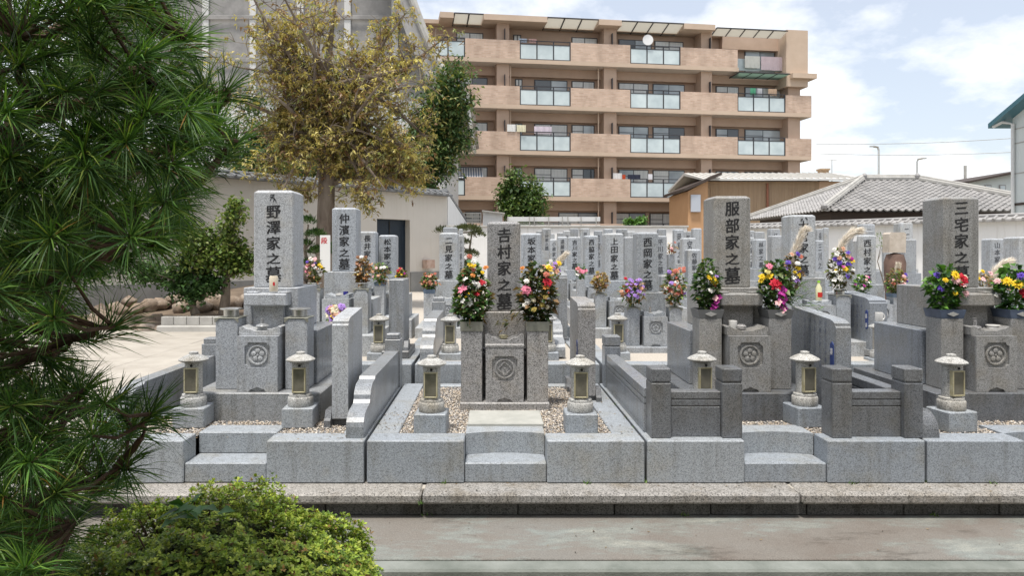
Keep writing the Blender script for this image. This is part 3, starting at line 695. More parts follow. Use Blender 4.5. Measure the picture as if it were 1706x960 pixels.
# ------------------------------------------------------------------ graves of the rows behind
NTH = ['first', 'second', 'third', 'fourth', 'fifth', 'sixth', 'seventh', 'eighth', 'ninth', 'tenth', 'eleventh', 'twelfth', 'thirteenth', 'fourteenth', 'fifteenth', 'sixteenth', 'seventeenth', 'eighteenth', 'nineteenth', 'twentieth', 'twenty-first', 'twenty-second', 'twenty-third', 'twenty-fourth', 'twenty-fifth', 'twenty-sixth', 'twenty-seventh', 'twenty-eighth', 'twenty-ninth', 'thirtieth', 'thirty-first', 'thirty-second', 'thirty-third', 'thirty-fourth', 'thirty-fifth']
def far_grave(l, r, top, bot, Y, text, label, group, m, detail=2, vase='bowl', crest='petals', tx=None, seed=0):
    xc = (PX(l, Y)+PX(r, Y))/2; hw = (PX(r, Y)-PX(l, Y))/2; zt, zb = PZ(top, Y), PZ(bot, Y); g0 = .47 if Y > 8.9 else .57
    t = thing('grave_monument', label, 'gravestone', (xc, Y-.3, g0), group); mm = M[m]
    d = 2*hw if hw < .16 else .3
    hs = headstone(t, mm, xc, hw, Y, Y+d, zb+.001, zt)
    if text:
        H = zt-zb; inscription(hs, text, xc+(tx or 0), Y-.0015, zt-H*.09, zb+H*.03, M['ink'] if detail == 2 else M['ink_soft'], hw*.86)
    k = hw/.14
    if zb > g0+.3:
        zu = max(zb-.30*k, g0+.12)
        MB().box(xc-hw*1.48, xc+hw*1.48, Y-.09*k, Y+d+.09*k, zu, zb, .004).build('upper_base', mm, t)
        zl = max(zu-.36*k, g0+.06)
        if detail >= 1 and zu > g0+.1:
            MB().box(xc-hw*2.5, xc+hw*2.5, Y-.13*k, Y+d+.16*k, zl, zu-.001, .004).build('lower_base', mm, t)
            MB().box(xc-hw*3.2, xc+hw*3.2, Y-.55*k, Y+d+.3*k, g0-.1, zl-.001, .004).build('plinth', mm, t)
        elif zu > g0+.02:
            MB().box(xc-hw*2.1, xc+hw*2.1, Y-.13*k, Y+d+.16*k, g0-.1, zu-.001, .004).build('lower_base', mm, t)
        if detail == 2:
            zi = min(zu+.02, zl+.40*k)
            incense_stone(t, mm, xc, .145*k, Y-.47*k, Y-.14*k, zl, zi, crest, .068*k, zl+(zi-zl)*.62)
            tray(t, mm, xc, .13*k, Y-.40*k, Y-.15*k, zi+.001, .02, .03)
            for s_ in (-1, 1):
                x = xc+s_*.262*k; zp = zi+.10*k
                o = MB().box(x-.078*k, x+.078*k, Y-.40*k, Y-.20*k, zl, zp, .004).build('vase_pillar', mm, t)
                if vase == 'bowl':
                    corner_plate(o, x-.078*k, x+.078*k, Y-.40*k, Y-.20*k, zp+.0005); bowl_vase(o, x, Y-.3*k, zp+.007, .056*k, .068*k)
                elif vase: box_vase(o, x-.075*k, x+.075*k, Y-.40*k, Y-.20*k, zp+.001, zp+.058*k, vase, False, .012)
            t['vz'] = zp+.05*k; t['vk'] = k
    return t
FG = {}
G2 = 'grave monuments of the second row'; G3 = 'grave monuments of the third row'; G4 = 'grave monuments of the middle rows'
for key, args in {
    'naka': (553, 594, 345, 453, 7.9, '仲濱家之墓', 'tall pale headstone between the leftmost front headstone and the dark door', G2, 'g_far', 2, 'bowl'),
    'nishioka': (1061, 1097, 386, 487, 8.1, '西岡家之墓', 'mid grey headstone behind purple bouquets left of the headstone with square posts', G2, 'g_far2', 2, 'bowl'),
    'oomiya': (1318, 1359, 357, 463, 7.9, '大宮家之墓', 'tall blue grey headstone with a pampas plume leaning across its lettering', G2, 'g_far', 2, 'bowl'),
    'nagai': (598, 626, 385, 457, 9.9, '長井家之墓', 'grey headstone partly behind dried flowers left of the dark door', G3, 'g_far', 2, 'vase_blue'),
    'matsu': (631, 660, 391, 459, 10.2, '松本家之墓', 'pale headstone standing right in front of the dark door', G3, 'g_far', 2, 'bowl'),
    'futami': (732, 763, 387, 467, 9.8, '二見家之墓', 'pale headstone left of the middle headstone before the small clipped pine', G3, 'g_far', 2, 'vase_blue'),
    'saka': (869, 902, 388, 468, 9.3, '坂本家之墓', 'pale headstone immediately right of the middle headstone', G3, 'g_far', 2, None),
    'ueda': (1008, 1039, 388, 468, 9.6, '上田家之墓', 'grey headstone behind dried flowers left of the purple bouquet', G3, 'g_far', 2, 'bowl'),
    'nishimura': (1430, 1460, 391, 474, 9.8, '西村家之墓', 'grey headstone with a white tag on its corner, right of the curved pampas plume', G3, 'g_far', 2, 'vase_blue'),
    'yama': (1650, 1673, 397, 464, 11, '山本家之墓', 'grey headstone behind the straight pampas plume at the right', G3, 'g_far', 1),
    'right': (1698, 1736, 394, 470, 10, '', 'blue grey headstone cut by the right edge of the photo', G3, 'g_far', 1),
    'yoshikawa': (947, 968, 394, 450, 12.5, '吉川家之墓', 'pale narrow headstone behind the small pink bouquet, third right of the middle', G4, 'g_far', 2, None),
    'nishiwaki': (974, 997, 392, 459, 11.6, '西脇家之墓', 'grey narrow headstone between the pink bouquet and the dried flowers', G4, 'g_far', 2, None),
    'endo': (929, 945, 394, 444, 14, '遠藤家之墓', 'narrow pale headstone behind the pampas plume right of the middle headstone', G4, 'g_far', 1),
    'taka': (916, 930, 398, 447, 14.6, '小柳家之墓', 'narrow pale headstone left of the plume right of the middle headstone', G4, 'g_far', 1),
    'miyoshi': (904, 918, 380, 418, 17, '三好家之墓', 'slim grey headstone standing high before the back wall, right of the middle', G4, 'g_far2', 1),
    'r1': (1041, 1061, 394, 460, 11.8, '', 'plain grey headstone squeezed between two lettered ones left of the purple bouquet', G4, 'g_far2', 1),
    'r2': (1089, 1111, 392, 458, 11.2, '平川家之墓', 'grey headstone half hidden right behind the purple bouquet headstone', G4, 'g_far2', 1),
    'sato': (1146, 1168, 415, 474, 11.5, '佐藤家之墓', 'short pale headstone left of the headstone with square posts', G4, 'g_far', 1),
    'upp': (1138, 1160, 396, 440, 14.0, '宮二', 'grey headstone rising behind the short pale one', G4, 'g_far', 1),
    'hayashi': (1259, 1277, 398, 448, 13, '林家之墓', 'slim pale headstone right of the headstone with square posts', G4, 'g_far', 1),
    'h2': (1286, 1306, 392, 452, 12.5, '', 'plain grey headstone left of the pampas plume headstone', G4, 'g_far2', 1),
    'h3': (1359, 1373, 400, 452, 13, '三川之', 'slim pale headstone right behind the pampas plume headstone', G4, 'g_far', 1),
    'h4': (1508, 1527, 398, 455, 12.5, '', 'plain grey headstone between the brown boulder and the rightmost tall headstone', G4, 'g_far2', 1),
    'f2': (763, 773, 391, 460, 12.2, '小川家之墓', 'narrow grey headstone just right of the one before the clipped pine', G4, 'g_far2', 1),
    'y2': (1620, 1631, 411, 463, 13, '', 'narrow grey headstone beside the right shoulder of the rightmost tall headstone', G4, 'g_far2', 1),
    'd2': (1102, 1122, 458, 500, 9.2, '', 'low grey stone block behind the orange dried bouquet', G4, 'g_far2', 0)}.items():
    FG[key] = far_grave(*args)
# seed mark over the pampas plume headstone
hs_ = [c for c in FG['oomiya'].children if c.name.startswith('headstone')][0]
MB().tube([(PX(1337, 7.9), 7.898, PZ(364, 7.9)), (PX(1334, 7.9), 7.898, PZ(368, 7.9))], .006, 4).tube([(PX(1342, 7.9), 7.898, PZ(362, 7.9)), (PX(1345, 7.9), 7.898, PZ(366, 7.9))], .006, 4).build('seed_syllable', M['ink'], hs_)
back = [(738, 762, 378, 14), (764, 771, 381, 15), (893, 903, 384, 19), (918, 924, 389, 18.5), (929, 939, 387, 18), (939, 950, 384, 19), (950, 964, 380, 19.5), (967, 983, 380, 19), (991, 1004, 384, 18.5), (1007, 1021, 381, 20), (1029, 1045, 381, 19.5), (1046, 1058, 385, 17.5), (1097, 1110, 381, 19),
        (1124, 1139, 382, 17), (1139, 1153, 385, 19), (1155, 1169, 380, 17.5), (1246, 1257, 384, 19), (1258, 1274, 386, 20), (1284, 1300, 381, 19), (1247, 1257, 395, 16), (1361, 1372, 381, 18), (1373, 1381, 379, 19), (1438, 1458, 373, 17), (1424, 1456, 384, 14), (1500, 1521, 371, 17), (1473, 1481, 408, 15), (1640, 1648, 418, 15)]
tx = '田三林山川村井見吉松西上本岡部佐小大宮好長遠藤仲坂二柳'
for i, (l, r, top, Y) in enumerate(sorted(back)):
    far_grave(l, r, top, 448 if Y > 15 else 452, Y, tx[i % len(tx)]+'家之墓' if i % 3 else '', 'small far headstone in the back rows, %s from the left of those' % NTH[i], 'far headstones of the back rows', 'g_far' if i % 2 else 'g_far2', 0)
# two special stones
t = thing('memorial_stone', 'beige flat topped memorial stone standing on a brown boulder', 'memorial stone', (PX(1496, 11), 11, .47))
MB().prism([(PX(1482, 11), PZ(421, 11)), (PX(1509, 11), PZ(421, 11)), (PX(1510, 11), PZ(390, 11)), (PX(1507, 11), PZ(387, 11)), (PX(1485, 11), PZ(387, 11)), (PX(1482, 11), PZ(390, 11))], 1, 11, 11.2).build('beige_slab', M['beige_stone'], t)
bl = MB(); bl.lathe([(.02, .30), (.12, .27), (.155, .15), (.15, .0), (.13, -.5), (.1, -.75)], PX(1497, 11), 11.1, 14, 'z', PZ(421, 11)-.302)
bl.build('boulder', M['brown_stone'], t, smooth=True)
MB().box(PX(1470, 11), PX(1524, 11), 10.9, 11.4, .46, .75, .02).build('footing', M['g_far2'], t)
t = thing('curved_stone', 'pale tusk shaped natural stone slab on a block beside the tall tablet', 'memorial stone', (PX(655, 8.4), 8.4, .57))
pl = [(PX(a, 8.4), PZ(b, 8.4)) for a, b in ((649, 527), (649, 500), (648, 480), (645, 466), (652, 470), (659, 478), (664, 490), (666, 505), (666, 527))]
MB().prism(pl, 1, 8.4, 8.48).build('tusk_slab', M['beige_stone'], t)
MB().box(PX(640, 8.4), PX(672, 8.4), 8.33, 8.6, .56, PZ(527.5, 8.4), .006).build('block', M['g_far'], t)
t = thing('name_tablet', 'tall grey tablet with stacked plates left of the row lantern', 'stone tablet', (PX(661, 7.2), 7.2, .588), 'name tablets beside the graves')
x0, x1 = PX(648, 7.2), PX(673, 7.2)
MB().box(x0, x1, 7.2, 7.66, .66, PZ(466, 7.2), .006).build('slab', M['g_grey'], t)
for a, b in ((x0-.045, x0-.001), (x1+.001, x1+.045)):
    MB().prism([(7.13, .589), (7.36, .589), (7.36, .66), (7.32, .75), (7.2, .75), (7.16, .69)], 0, a, b).build('foot', M['g_dark'], t)
MB().box(x0-.06, x1+.06, 7.1, 7.7, .5885, .6595, .004).build('base', M['g_dark'], t)
tablet('grey tablet covered with lines of blue lettering, further back on the right', PX(1449, 7.3), PX(1478, 7.3), 7.3, 7.95, Z2, PZ(499, 7.3), M['g_pol'], .05, False, (PZ(550, 7.3), PZ(517, 7.3)), 5)
tablet('plain grey tablet edge on behind the right bouquet of the middle headstone', PX(931, 8.6), PX(945, 8.6), 8.6, 9.1, .56, PZ(458, 8.6), M['g_grey'], .03, False)
scroll_wall('scroll fronted wall in the second row left of the middle plot', PX(700, 7.0), PX(722, 7.0), 6.97, 8.7, Z2+.001, .95, M['g_grey'])
scroll_wall('dark sloped wall in the second row right of the middle plot', PX(925, 7.2), PX(942, 7.2), 7.2, 8.7, Z2+.001, .90, M['g_grey'])
for px, py, lab in ((655, 573, 'small square post with cap behind the scroll fronted wall'), (1016, 563, 'small square post with cap at the start of the long polished wall')):
    pass

# ------------------------------------------------------------------ small offerings
def small(name, lab, cat, prof, px, Y, z, m, n=16):
    o = MB().lathe(prof, 0, 0, n, 'z', 0).build(name, M[m], None, True, (PX(px, Y), Y, z)); return tag(o, lab, cat)
t = thing('drink_can', 'cream drink can with a red mark on the leftmost headstone base', 'can', (PX(456, 5.49), 5.49, 1.3385))
MB().lathe([(.03, 0), (.033, .006), (.033, .108), (.028, .118), (.027, .12)], PX(456, 5.49), 5.49, 20, 'z', 1.3385).build('can_body', M['can'], t, True)
MB().lathe([(.0275, 0), (.0275, .004), (.001, .003)], PX(456, 5.49), 5.49, 16, 'z', 1.4587).build('lid', M['steel'], t, True)
MB().box(PX(456, 5.49)-.002, PX(456, 5.49)+.018, 5.4575, 5.4595, 1.385, 1.412, 0).build('red_mark', M['red_ink'], t)
BUR = [(.02, 0), (.034, .004), (.036, .016), (.022, .022), (.014, .026), (.013, .052), (.001, .053)]
small('incense_burner', 'lidded grey stone incense burner on the leftmost front shelf', 'incense burner', [(.03, 0), (.036, .008), (.036, .022), (.048, .03), (.04, .04), (.012, .05), (.012, .085), (.001, .086)], 437, 5.36, 1.0593, 'g_grey')
small('incense_bowl', 'small shallow bronze bowl on the middle shelf', 'bowl', [(.022, 0), (.036, .012), (.036, .026), (.030, .03), (.001, .024)], 839, 5.68, .954, 'brass')
small('white_cup', 'plain white ceramic cup on the shelf behind the square posts', 'cup', [(.028, 0), (.031, .004), (.031, .068), (.027, .069), (.026, .02), (.001, .018)], 1221, 5.38, 1.0593, 'ceramic')
small('incense_bowl', 'squat stone bowl beside the plain white cup', 'bowl', [(.024, 0), (.036, .012), (.036, .03), (.02, .042), (.001, .043)], 1235, 5.36, 1.0593, 'g_mid')
small('incense_burner', 'round stone burner with a metal stem on the rightmost shelf', 'incense burner', [(.03, 0), (.044, .014), (.04, .026), (.014, .03), (.013, .085), (.016, .087), (.001, .088)], 1624, 5.38, 1.0593, 'g_mid')
small('offering_plate', 'stack of small white plates on the rightmost shelf', 'plates', [(.03, 0), (.05, .01), (.04, .018), (.052, .03), (.04, .034), (.001, .03)], 1655, 5.42, 1.0593, 'ceramic')
small('incense_burner', 'slim stone burner on the shelf below the purple bouquets', 'incense burner', [(.02, 0), (.03, .012), (.03, .028), (.014, .036), (.012, .095), (.001, .096)], 1083, 7.82, FG['nishioka']['vz']-.13, 'g_mid')
small('sake_glass', 'small cobalt blue glass on the shelf of the second row left', 'glass', [(.02, 0), (.026, .003), (.028, .05), (.001, .048)], 576, 7.6, FG['naka']['vz']-.125, 'cobalt')
small('stone_bowl', 'rounded stone bowl beside the cobalt blue glass', 'bowl', [(.03, 0), (.045, .012), (.04, .028), (.001, .034)], 566, 7.6, FG['naka']['vz']-.125, 'lantern')
t = thing('mug', 'white mug with a handle standing on the lantern at the right', 'mug', (PX(1476, 7.1), 7.108, PZ(537, 7.0)+.085))
zz = lt.location.z+.95*.5215
MB().lathe([(.034, 0), (.037, .004), (.037, .085), (.033, .086), (.032, .01), (.001, .008)], 0, 0, 18, 'z', 0).build('cup', M['ceramic'], t, True, (0, 0, 0))
MB().tube([(.034+.022*math.sin(R(a)), 0, .044+.026*math.cos(R(a))) for a in range(10, 171, 20)], .005, 6).build('handle', M['ceramic'], t, True, (0, 0, 0))
t.location = (lt.location.x, lt.location.y, zz)
M['pet'] = mat('clear_bottle', (.75, .72, .45), .1); M['lime'] = mat('lime_cap', (.35, .7, .05), .4); M['strawberry'] = mat('red_label', (.6, .03, .02), .5)
bz = FG['oomiya']['vz']-.1
t = thing('drink_bottle', 'small bottle with a lime green cap and red label at the right', 'bottle', (PX(1364, 7.55), 7.55, bz))
MB().lathe([(.03, 0), (.032, .005), (.032, .13), (.014, .17), (.013, .185), (.001, .185)], 0, 0, 16, 'z', 0).build('bottle_body', M['pet'], t, True, (0, 0, 0))
MB().lathe([(.015, 0), (.015, .022), (.001, .023)], 0, 0, 12, 'z', .1855).build('cap', M['lime'], t, True, (0, 0, 0))
MB().lathe([(.033, 0), (.033, .05)], .003, -.002, 16, 'z', .035).build('label_band', M['strawberry'], t, True, (0, 0, 0))
t = thing('white_tag', 'small white paper tag hanging on a headstone corner', 'tag', (PX(1425, 9.7), 9.7, PZ(402, 9.7)))
MB().prism([(PX(1421, 9.7), PZ(402, 9.7)), (PX(1427, 9.7), PZ(402, 9.7)), (PX(1428, 9.7), PZ(393, 9.7)), (PX(1425, 9.7), PZ(392, 9.7))], 1, 9.7, 9.705).build('paper', M['white_ink'], t)
t = thing('notice_sign', 'white notice board with red lettering beside the pale headstone', 'sign', (PX(541, 12), 12, .15))
MB().box(PX(533, 12), PX(550, 12), 12, 12.02, PZ(452, 12), PZ(392, 12), .002).build('board', mat('board_white', (.72, .72, .70), .6), t)
MB().tube([(PX(541, 12), 12.04, .14), (PX(541, 12), 12.04, PZ(395, 12))], .025, 6).build('pole', M['steel'], t)
mb = MB(); glyphs(mb, '段', PX(540, 12), 11.998, PZ(401, 12), .11, .11); mb.build('lettering', M['red_ink'], t)
# ------------------------------------------------------------------ flowers
COL = {'white': (.80, .78, .72), 'cream': (.75, .68, .48), 'yellow': (.80, .55, .02), 'pale_yellow': (.80, .70, .25), 'orange': (.62, .23, .05), 'coral': (.50, .15, .10), 'red': (.50, .012, .03), 'dark_red': (.25, .01, .02), 'pink': (.75, .22, .32), 'pale_pink': (.80, .48, .48), 'magenta': (.50, .04, .32), 'violet': (.12, .06, .42), 'lilac': (.38, .22, .60), 'peach': (.62, .34, .22), 'olive': (.34, .26, .06), 'brown': (.24, .11, .05)}
FM = {k: noisy('petal_'+k, tuple(np.array(v)*.82), tuple(np.minimum(np.array(v)*1.08, .88)), 60, .6, 2, bump=0) for k, v in COL.items()}
def petal_mesh(kind):
    V, Fc = [], []; rn = random.Random(hash(kind) % 1000 if False else len(kind)*7)
    lay = {'mum': [(11, 1.0, 12), (9, .85, 34), (7, .62, 58), (4, .4, 80)], 'carnation': [(8, 1.0, 5), (8, .9, 35), (7, .75, 60), (6, .6, 82)], 'lily': [(6, 1.0, 35)], 'daisy': [(10, 1.0, 8), (5, .4, 60)], 'orchid': [(5, 1.0, 22), (2, .5, 70)], 'bud': [(5, 1.0, 72), (3, .8, 82)]}[kind]
    for n, L, el in lay:
        for i in range(n):
            a = 2*math.pi*(i+rn.uniform(-.2, .2)+.5*(el > 30))/n; e = R(el+rn.uniform(-8, 8)); l = L*rn.uniform(.85, 1.08)
            d = Vector((math.cos(a)*math.cos(e), math.sin(a)*math.cos(e), math.sin(e))); s = Vector((-math.sin(a), math.cos(a), 0)); up = d.cross(s)*-1
            wd = {'mum': .24, 'carnation': .42, 'lily': .24, 'daisy': .22, 'orchid': .42, 'bud': .3}[kind]*l
            b = len(V); dr = -.18*l if kind != 'lily' else -.3*l
            V += [tuple(Vector((0, 0, 0))), tuple(d*l*.5-s*wd+up*.06*l), tuple(d*l*.55-up*.04), tuple(d*l*.5+s*wd+up*.06*l), tuple(d*l+Vector((0, 0, dr))+(up*.15*l if kind == 'carnation' else Vector()))]
            Fc += [(b, b+1, b+2), (b, b+2, b+3), (b+1, b+4, b+2), (b+2, b+4, b+3)]
    return V, Fc
PM = {}
def flower_data(kind, c):
    if (kind, c) not in PM:
        v, f = petal_mesh(kind); me = bpy.data.meshes.new('flower'); me.from_pydata(v, [], f); me.update(); me.materials.append(FM[c]); PM[(kind, c)] = me
    return PM[(kind, c)]
M['leaf'] = leafmat('leaf', .25); M['stem'] = mat('stem', (.10, .14, .04), .6)
def leaf_arrays(P, D, L, W, C, droop=.25, curl=.15):
    """diamond leaves with a folded midrib: P base points, D directions, L lengths, W half widths, C colours"""
    n = len(P); up = np.tile(np.array([0, 0, 1.0]), (n, 1))+rng.normal(0, .35, (n, 3))
    S = unit(np.cross(D, up)); U = unit(np.cross(S, D)); L = L[:, None]; W = W[:, None]
    mid = P+D*L*.5; tip = P+D*L-np.array([0, 0, 1.0])*L*droop
    V = np.stack([P, mid-S*W+U*W*curl, tip, mid+S*W+U*W*curl, mid-U*W*.15], 1).reshape(-1, 3)
    k = np.arange(n)*5
    Fc = np.concatenate([np.stack([k, k+4, k+1], 1), np.stack([k, k+3, k+4], 1), np.stack([k+1, k+4, k+2], 1), np.stack([k+4, k+3, k+2], 1)])
    return V, Fc, np.repeat(C, 5, 0)
GREEN = [(.035, .075, .02), (.06, .11, .03), (.02, .05, .018), (.09, .12, .04)]
DRY = [(.20, .10, .045), (.27, .16, .07), (.13, .07, .03), (.30, .22, .09), (.09, .08, .03)]
FRESH = [(.10, .20, .03), (.16, .25, .05), (.06, .14, .03)]
def bouquet(label, x, y, z, h, w_, flowers, pal=GREEN, n=260, leaf=.035, group='flower offerings', fsize=.022, extra=None, peak=.45, rad=True):
    t = thing('flower_bouquet', label, 'bouquet', (x, y, z), group)
    n = int(n*1.35); u = rng.beta(1.4, 1.6, n); prof = np.where(u < peak, .35+.65*u/peak, 1-.75*((u-peak)/(1-peak))**1.3)
    a = rng.uniform(0, 2*np.pi, n); rr = np.sqrt(rng.uniform(.05, 1, n))*prof*w_/2
    P = np.stack([rr*np.cos(a), rr*np.sin(a)*.75, u*h*.95-.01], 1)
    D = unit(np.stack([np.cos(a)*.8, np.sin(a)*.8, rng.uniform(-.2, .9, n)], 1)+rng.normal(0, .35, (n, 3)))
    n0 = n; pal = np.array(pal); C = pal[rng.integers(0, len(pal), n)]*rng.uniform(1.1, 2.1, (n, 1))
    L = leaf*1.12*rng.uniform(.6, 1.5, n)
    V, Fc, Cc = leaf_arrays(P, D, L, L*rng.uniform(.22, .38, n), C)
    st = MB()
    for i in range(8):
        a_ = random.uniform(0, 6.28); q = random.uniform(.2, 1)*w_*.33
        st.tube([(0.01*math.cos(a_), .01*math.sin(a_), -.03), (q*.5*math.cos(a_), q*.4*math.sin(a_), h*.35), (q*math.cos(a_), q*.8*math.sin(a_), h*.72)], .0028, 4)
    st.build('stems', M['stem'], t, loc=(0, 0, 0))
    link('foliage', np_mesh('foliage', V, Fc, Cc), M['leaf'], t)
    for fx, fz, c, kind, s in flowers:
        o = link('flower', flower_data(kind, c), None, t, (fx, -w_*.48*random.uniform(.75, 1.05)*max(.3, 1-abs(fx)/(w_*.8)), fz))
        k = s*random.uniform(1.0, 1.25); o.scale = (k, k, k*.8)
        o.rotation_euler = (R(random.uniform(35, 75)), R(random.uniform(-15, 15)+fx/w_*45), random.uniform(-.5, .5))
    if extra: extra(t)
    return t
def pix(lst, ox, oy, sc, px0, Y, z):
    r = []
    for x, y, c, k, s in lst:
        px, py = ox+x/sc, oy+y/sc; r.append((PX(px, Y)-PX(px0, Y), PZ(py, Y)-z, c, k, s))
    return r
Yb = 5.68; zv = 1.085
bl = [(280, 50, 'coral', 'carnation', .022), (325, 105, 'white', 'mum', .028), (285, 140, 'yellow', 'mum', .024), (325, 148, 'yellow', 'mum', .022), (460, 175, 'orange', 'mum', .026), (425, 230, 'yellow', 'mum', .02), (320, 200, 'coral', 'daisy', .024), (320, 258, 'orange', 'carnation', .022), (232, 305, 'white', 'lily', .03), (415, 340, 'red', 'carnation', .028), (370, 370, 'white', 'mum', .03), (330, 345, 'white', 'lily', .03), (200, 425, 'pink', 'lily', .05), (190, 440, 'pale_pink', 'orchid', .03), (350, 470, 'red', 'carnation', .03), (240, 510, 'yellow', 'daisy', .018), (170, 500, 'pale_yellow', 'daisy', .016), (205, 550, 'white', 'orchid', .024), (270, 545, 'white', 'orchid', .023), (225, 612, 'white', 'orchid', .024), (285, 580, 'white', 'orchid', .022), (240, 580, 'white', 'orchid', .022), (450, 345, 'pale_pink', 'daisy', .02), (205, 265, 'coral', 'bud', .02), (390, 495, 'pale_pink', 'bud', .018), (265, 470, 'yellow', 'bud', .016)]
def drape(t):
    n = 40; P = np.stack([rng.uniform(-.30, -.06, n), rng.uniform(-.06, .02, n), rng.uniform(-.05, .14, n)], 1); P[:, 2] = .10+(P[:, 0]+.06)*.45+rng.normal(0, .03, n)
    D = unit(np.stack([np.full(n, -.8), rng.normal(0, .3, n), rng.normal(-.4, .3, n)], 1))
    C = np.array([(.10, .09, .03), (.17, .12, .05), (.06, .08, .025)])[rng.integers(0, 3, n)]
    V, Fc, Cc = leaf_arrays(P, D, rng.uniform(.03, .06, n), rng.uniform(.008, .014, n), C); link('drooping_sprig', np_mesh('drooping_sprig', V, Fc, Cc), M['leaf'], t)['kind'] = 'stuff'
bouquet('tall mixed bouquet with pink lily left of the middle headstone', X0-.2565, Yb, zv, .50, .29, pix(bl, 740, 420, 6.86, 784, Yb, zv), [(.04, .09, .025), (.07, .13, .035), (.025, .06, .02), (.10, .15, .05), (.16, .11, .05)], 620, .05, peak=.3)
br = [(905, 180, 'orange', 'mum', .022), (895, 232, 'yellow', 'bud', .02), (950, 325, 'white', 'mum', .027), (955, 425, 'pink', 'carnation', .045), (1205, 175, 'yellow', 'mum', .034), (1225, 105, 'white', 'daisy', .02), (1272, 130, 'lilac', 'lily', .025), (1190, 335, 'red', 'carnation', .042), (1112, 215, 'cream', 'bud', .028), (1170, 250, 'coral', 'carnation', .025), (1235, 235, 'white', 'mum', .022), (1165, 400, 'orange', 'lily', .03), (1160, 495, 'olive', 'mum', .026), (965, 555, 'white', 'mum', .027), (930, 595, 'white', 'mum', .022), (1025, 533, 'cream', 'mum', .024), (1120, 590, 'olive', 'mum', .022), (1030, 640, 'olive', 'mum', .024), (1250, 175, 'orange', 'lily', .024), (1200, 460, 'coral', 'bud', .02), (900, 475, 'peach', 'bud', .03), (1180, 620, 'cream', 'daisy', .02)]
bouquet('tall drying mixed bouquet with red carnation right of the middle headstone', X0+.2565, Yb, zv, .50, .31, pix(br, 740, 420, 6.86, 897, Yb, zv), [(.035, .06, .02), (.06, .09, .03), (.10, .08, .03), (.16, .10, .05), (.03, .04, .018)], 640, .048, extra=drape, peak=.38)
Yc = 5.43; zc_ = 1.205
cl = [(400, 140, 'yellow', 'mum', .034), (440, 172, 'yellow', 'mum', .032), (462, 205, 'yellow', 'mum', .026), (420, 95, 'white', 'daisy', .018), (478, 140, 'lilac', 'daisy', .018), (395, 292, 'white', 'mum', .025), (440, 288, 'white', 'mum', .022), (510, 375, 'magenta', 'orchid', .036), (460, 385, 'pale_pink', 'orchid', .028), (462, 470, 'magenta', 'orchid', .036), (440, 510, 'magenta', 'orchid', .03), (455, 250, 'coral', 'bud', .02), (265, 398, 'orange', 'bud', .016), (480, 430, 'magenta', 'orchid', .024)]
bouquet('slim bouquet of yellow chrysanthemums and magenta orchids left behind the posts', XC['C']-.258, Yc, zc_, .40, .20, pix(cl, 1130, 440, 6.86, 1188, Yc, zc_), GREEN, 420, .04, peak=.5)
cr_ = [(1060, 80, 'pale_yellow', 'mum', .026), (1012, 145, 'yellow', 'mum', .033), (1085, 135, 'yellow', 'mum', .032), (1000, 188, 'yellow', 'mum', .026), (1145, 225, 'red', 'carnation', .05), (1060, 262, 'white', 'daisy', .018), (1150, 268, 'white', 'mum', .026), (1200, 300, 'magenta', 'orchid', .042), (1215, 390, 'magenta', 'orchid', .042), (1160, 430, 'pale_pink', 'orchid', .028), (1232, 490, 'magenta', 'orchid', .042), (1215, 520, 'pale_pink', 'orchid', .026), (1077, 25, 'pink', 'daisy', .028)]
def fronds(t):
    mb = MB(); V, Fc, Cc = [], [], []
    n = 90; P = np.zeros((n, 3)); tt = rng.uniform(.1, 1, n); k = rng.integers(0, 5, n); ang = np.array([15, 28, 42, 55, 8])[k]*np.pi/180
    P = np.stack([.05+tt*.26*np.cos(ang), np.full(n, -.02)+rng.normal(0, .02, n), .03+tt*.27*np.sin(ang)-tt**2*.06], 1)
    D = unit(np.stack([np.cos(ang), rng.normal(0, .5, n), np.sin(ang)+rng.uniform(-.7, .5, n)], 1))
    C = np.array(FRESH)[rng.integers(0, 3, n)]
    V, Fc, Cc = leaf_arrays(P, D, rng.uniform(.05, .10, n), rng.uniform(.003, .006, n), C); link('fern_fronds', np_mesh('fern_fronds', V, Fc, Cc), M['leaf'], t)
bouquet('bouquet of yellow chrysanthemums, red carnation and magenta orchids with fern fronds', XC['C']+.258, Yc, zc_, .40, .24, pix(cr_, 1130, 440, 6.86, 1303, Yc, zc_), GREEN, 420, .045, extra=fronds, peak=.35)
dl = [(372, 120, 'violet', 'mum', .03), (370, 160, 'violet', 'bud', .022), (392, 270, 'violet', 'mum', .028), (545, 125, 'yellow', 'mum', .045), (500, 135, 'yellow', 'mum', .03), (440, 175, 'yellow', 'mum', .026), (540, 178, 'pale_pink', 'mum', .036), (630, 172, 'red', 'carnation', .05), (640, 218, 'pale_pink', 'mum', .038), (697, 145, 'cream', 'mum', .028), (515, 325, 'yellow', 'daisy', .022), (702, 330, 'pale_pink', 'mum', .028), (600, 372, 'pale_pink', 'bud', .026), (420, 380, 'lilac', 'bud', .02)]
bouquet('airy bouquet of red, yellow and violet flowers in the left navy trough', XC['D']-.258, Yc, zc_, .36, .25, pix(dl, 1500, 440, 6.86, 1574, Yc, zc_), [(.05, .12, .02), (.08, .17, .03), (.03, .07, .025)], 300, .05, peak=.5)
dr = [(1300, 130, 'violet', 'mum', .03), (1175, 190, 'yellow', 'mum', .042), (1265, 222, 'yellow', 'mum', .042), (1100, 192, 'pale_pink', 'mum', .028), (1200, 292, 'pale_pink', 'mum', .026), (1372, 320, 'red', 'carnation', .052), (1100, 358, 'white', 'daisy', .018), (1402, 228, 'white', 'mum', .026), (1330, 180, 'violet', 'bud', .02)]
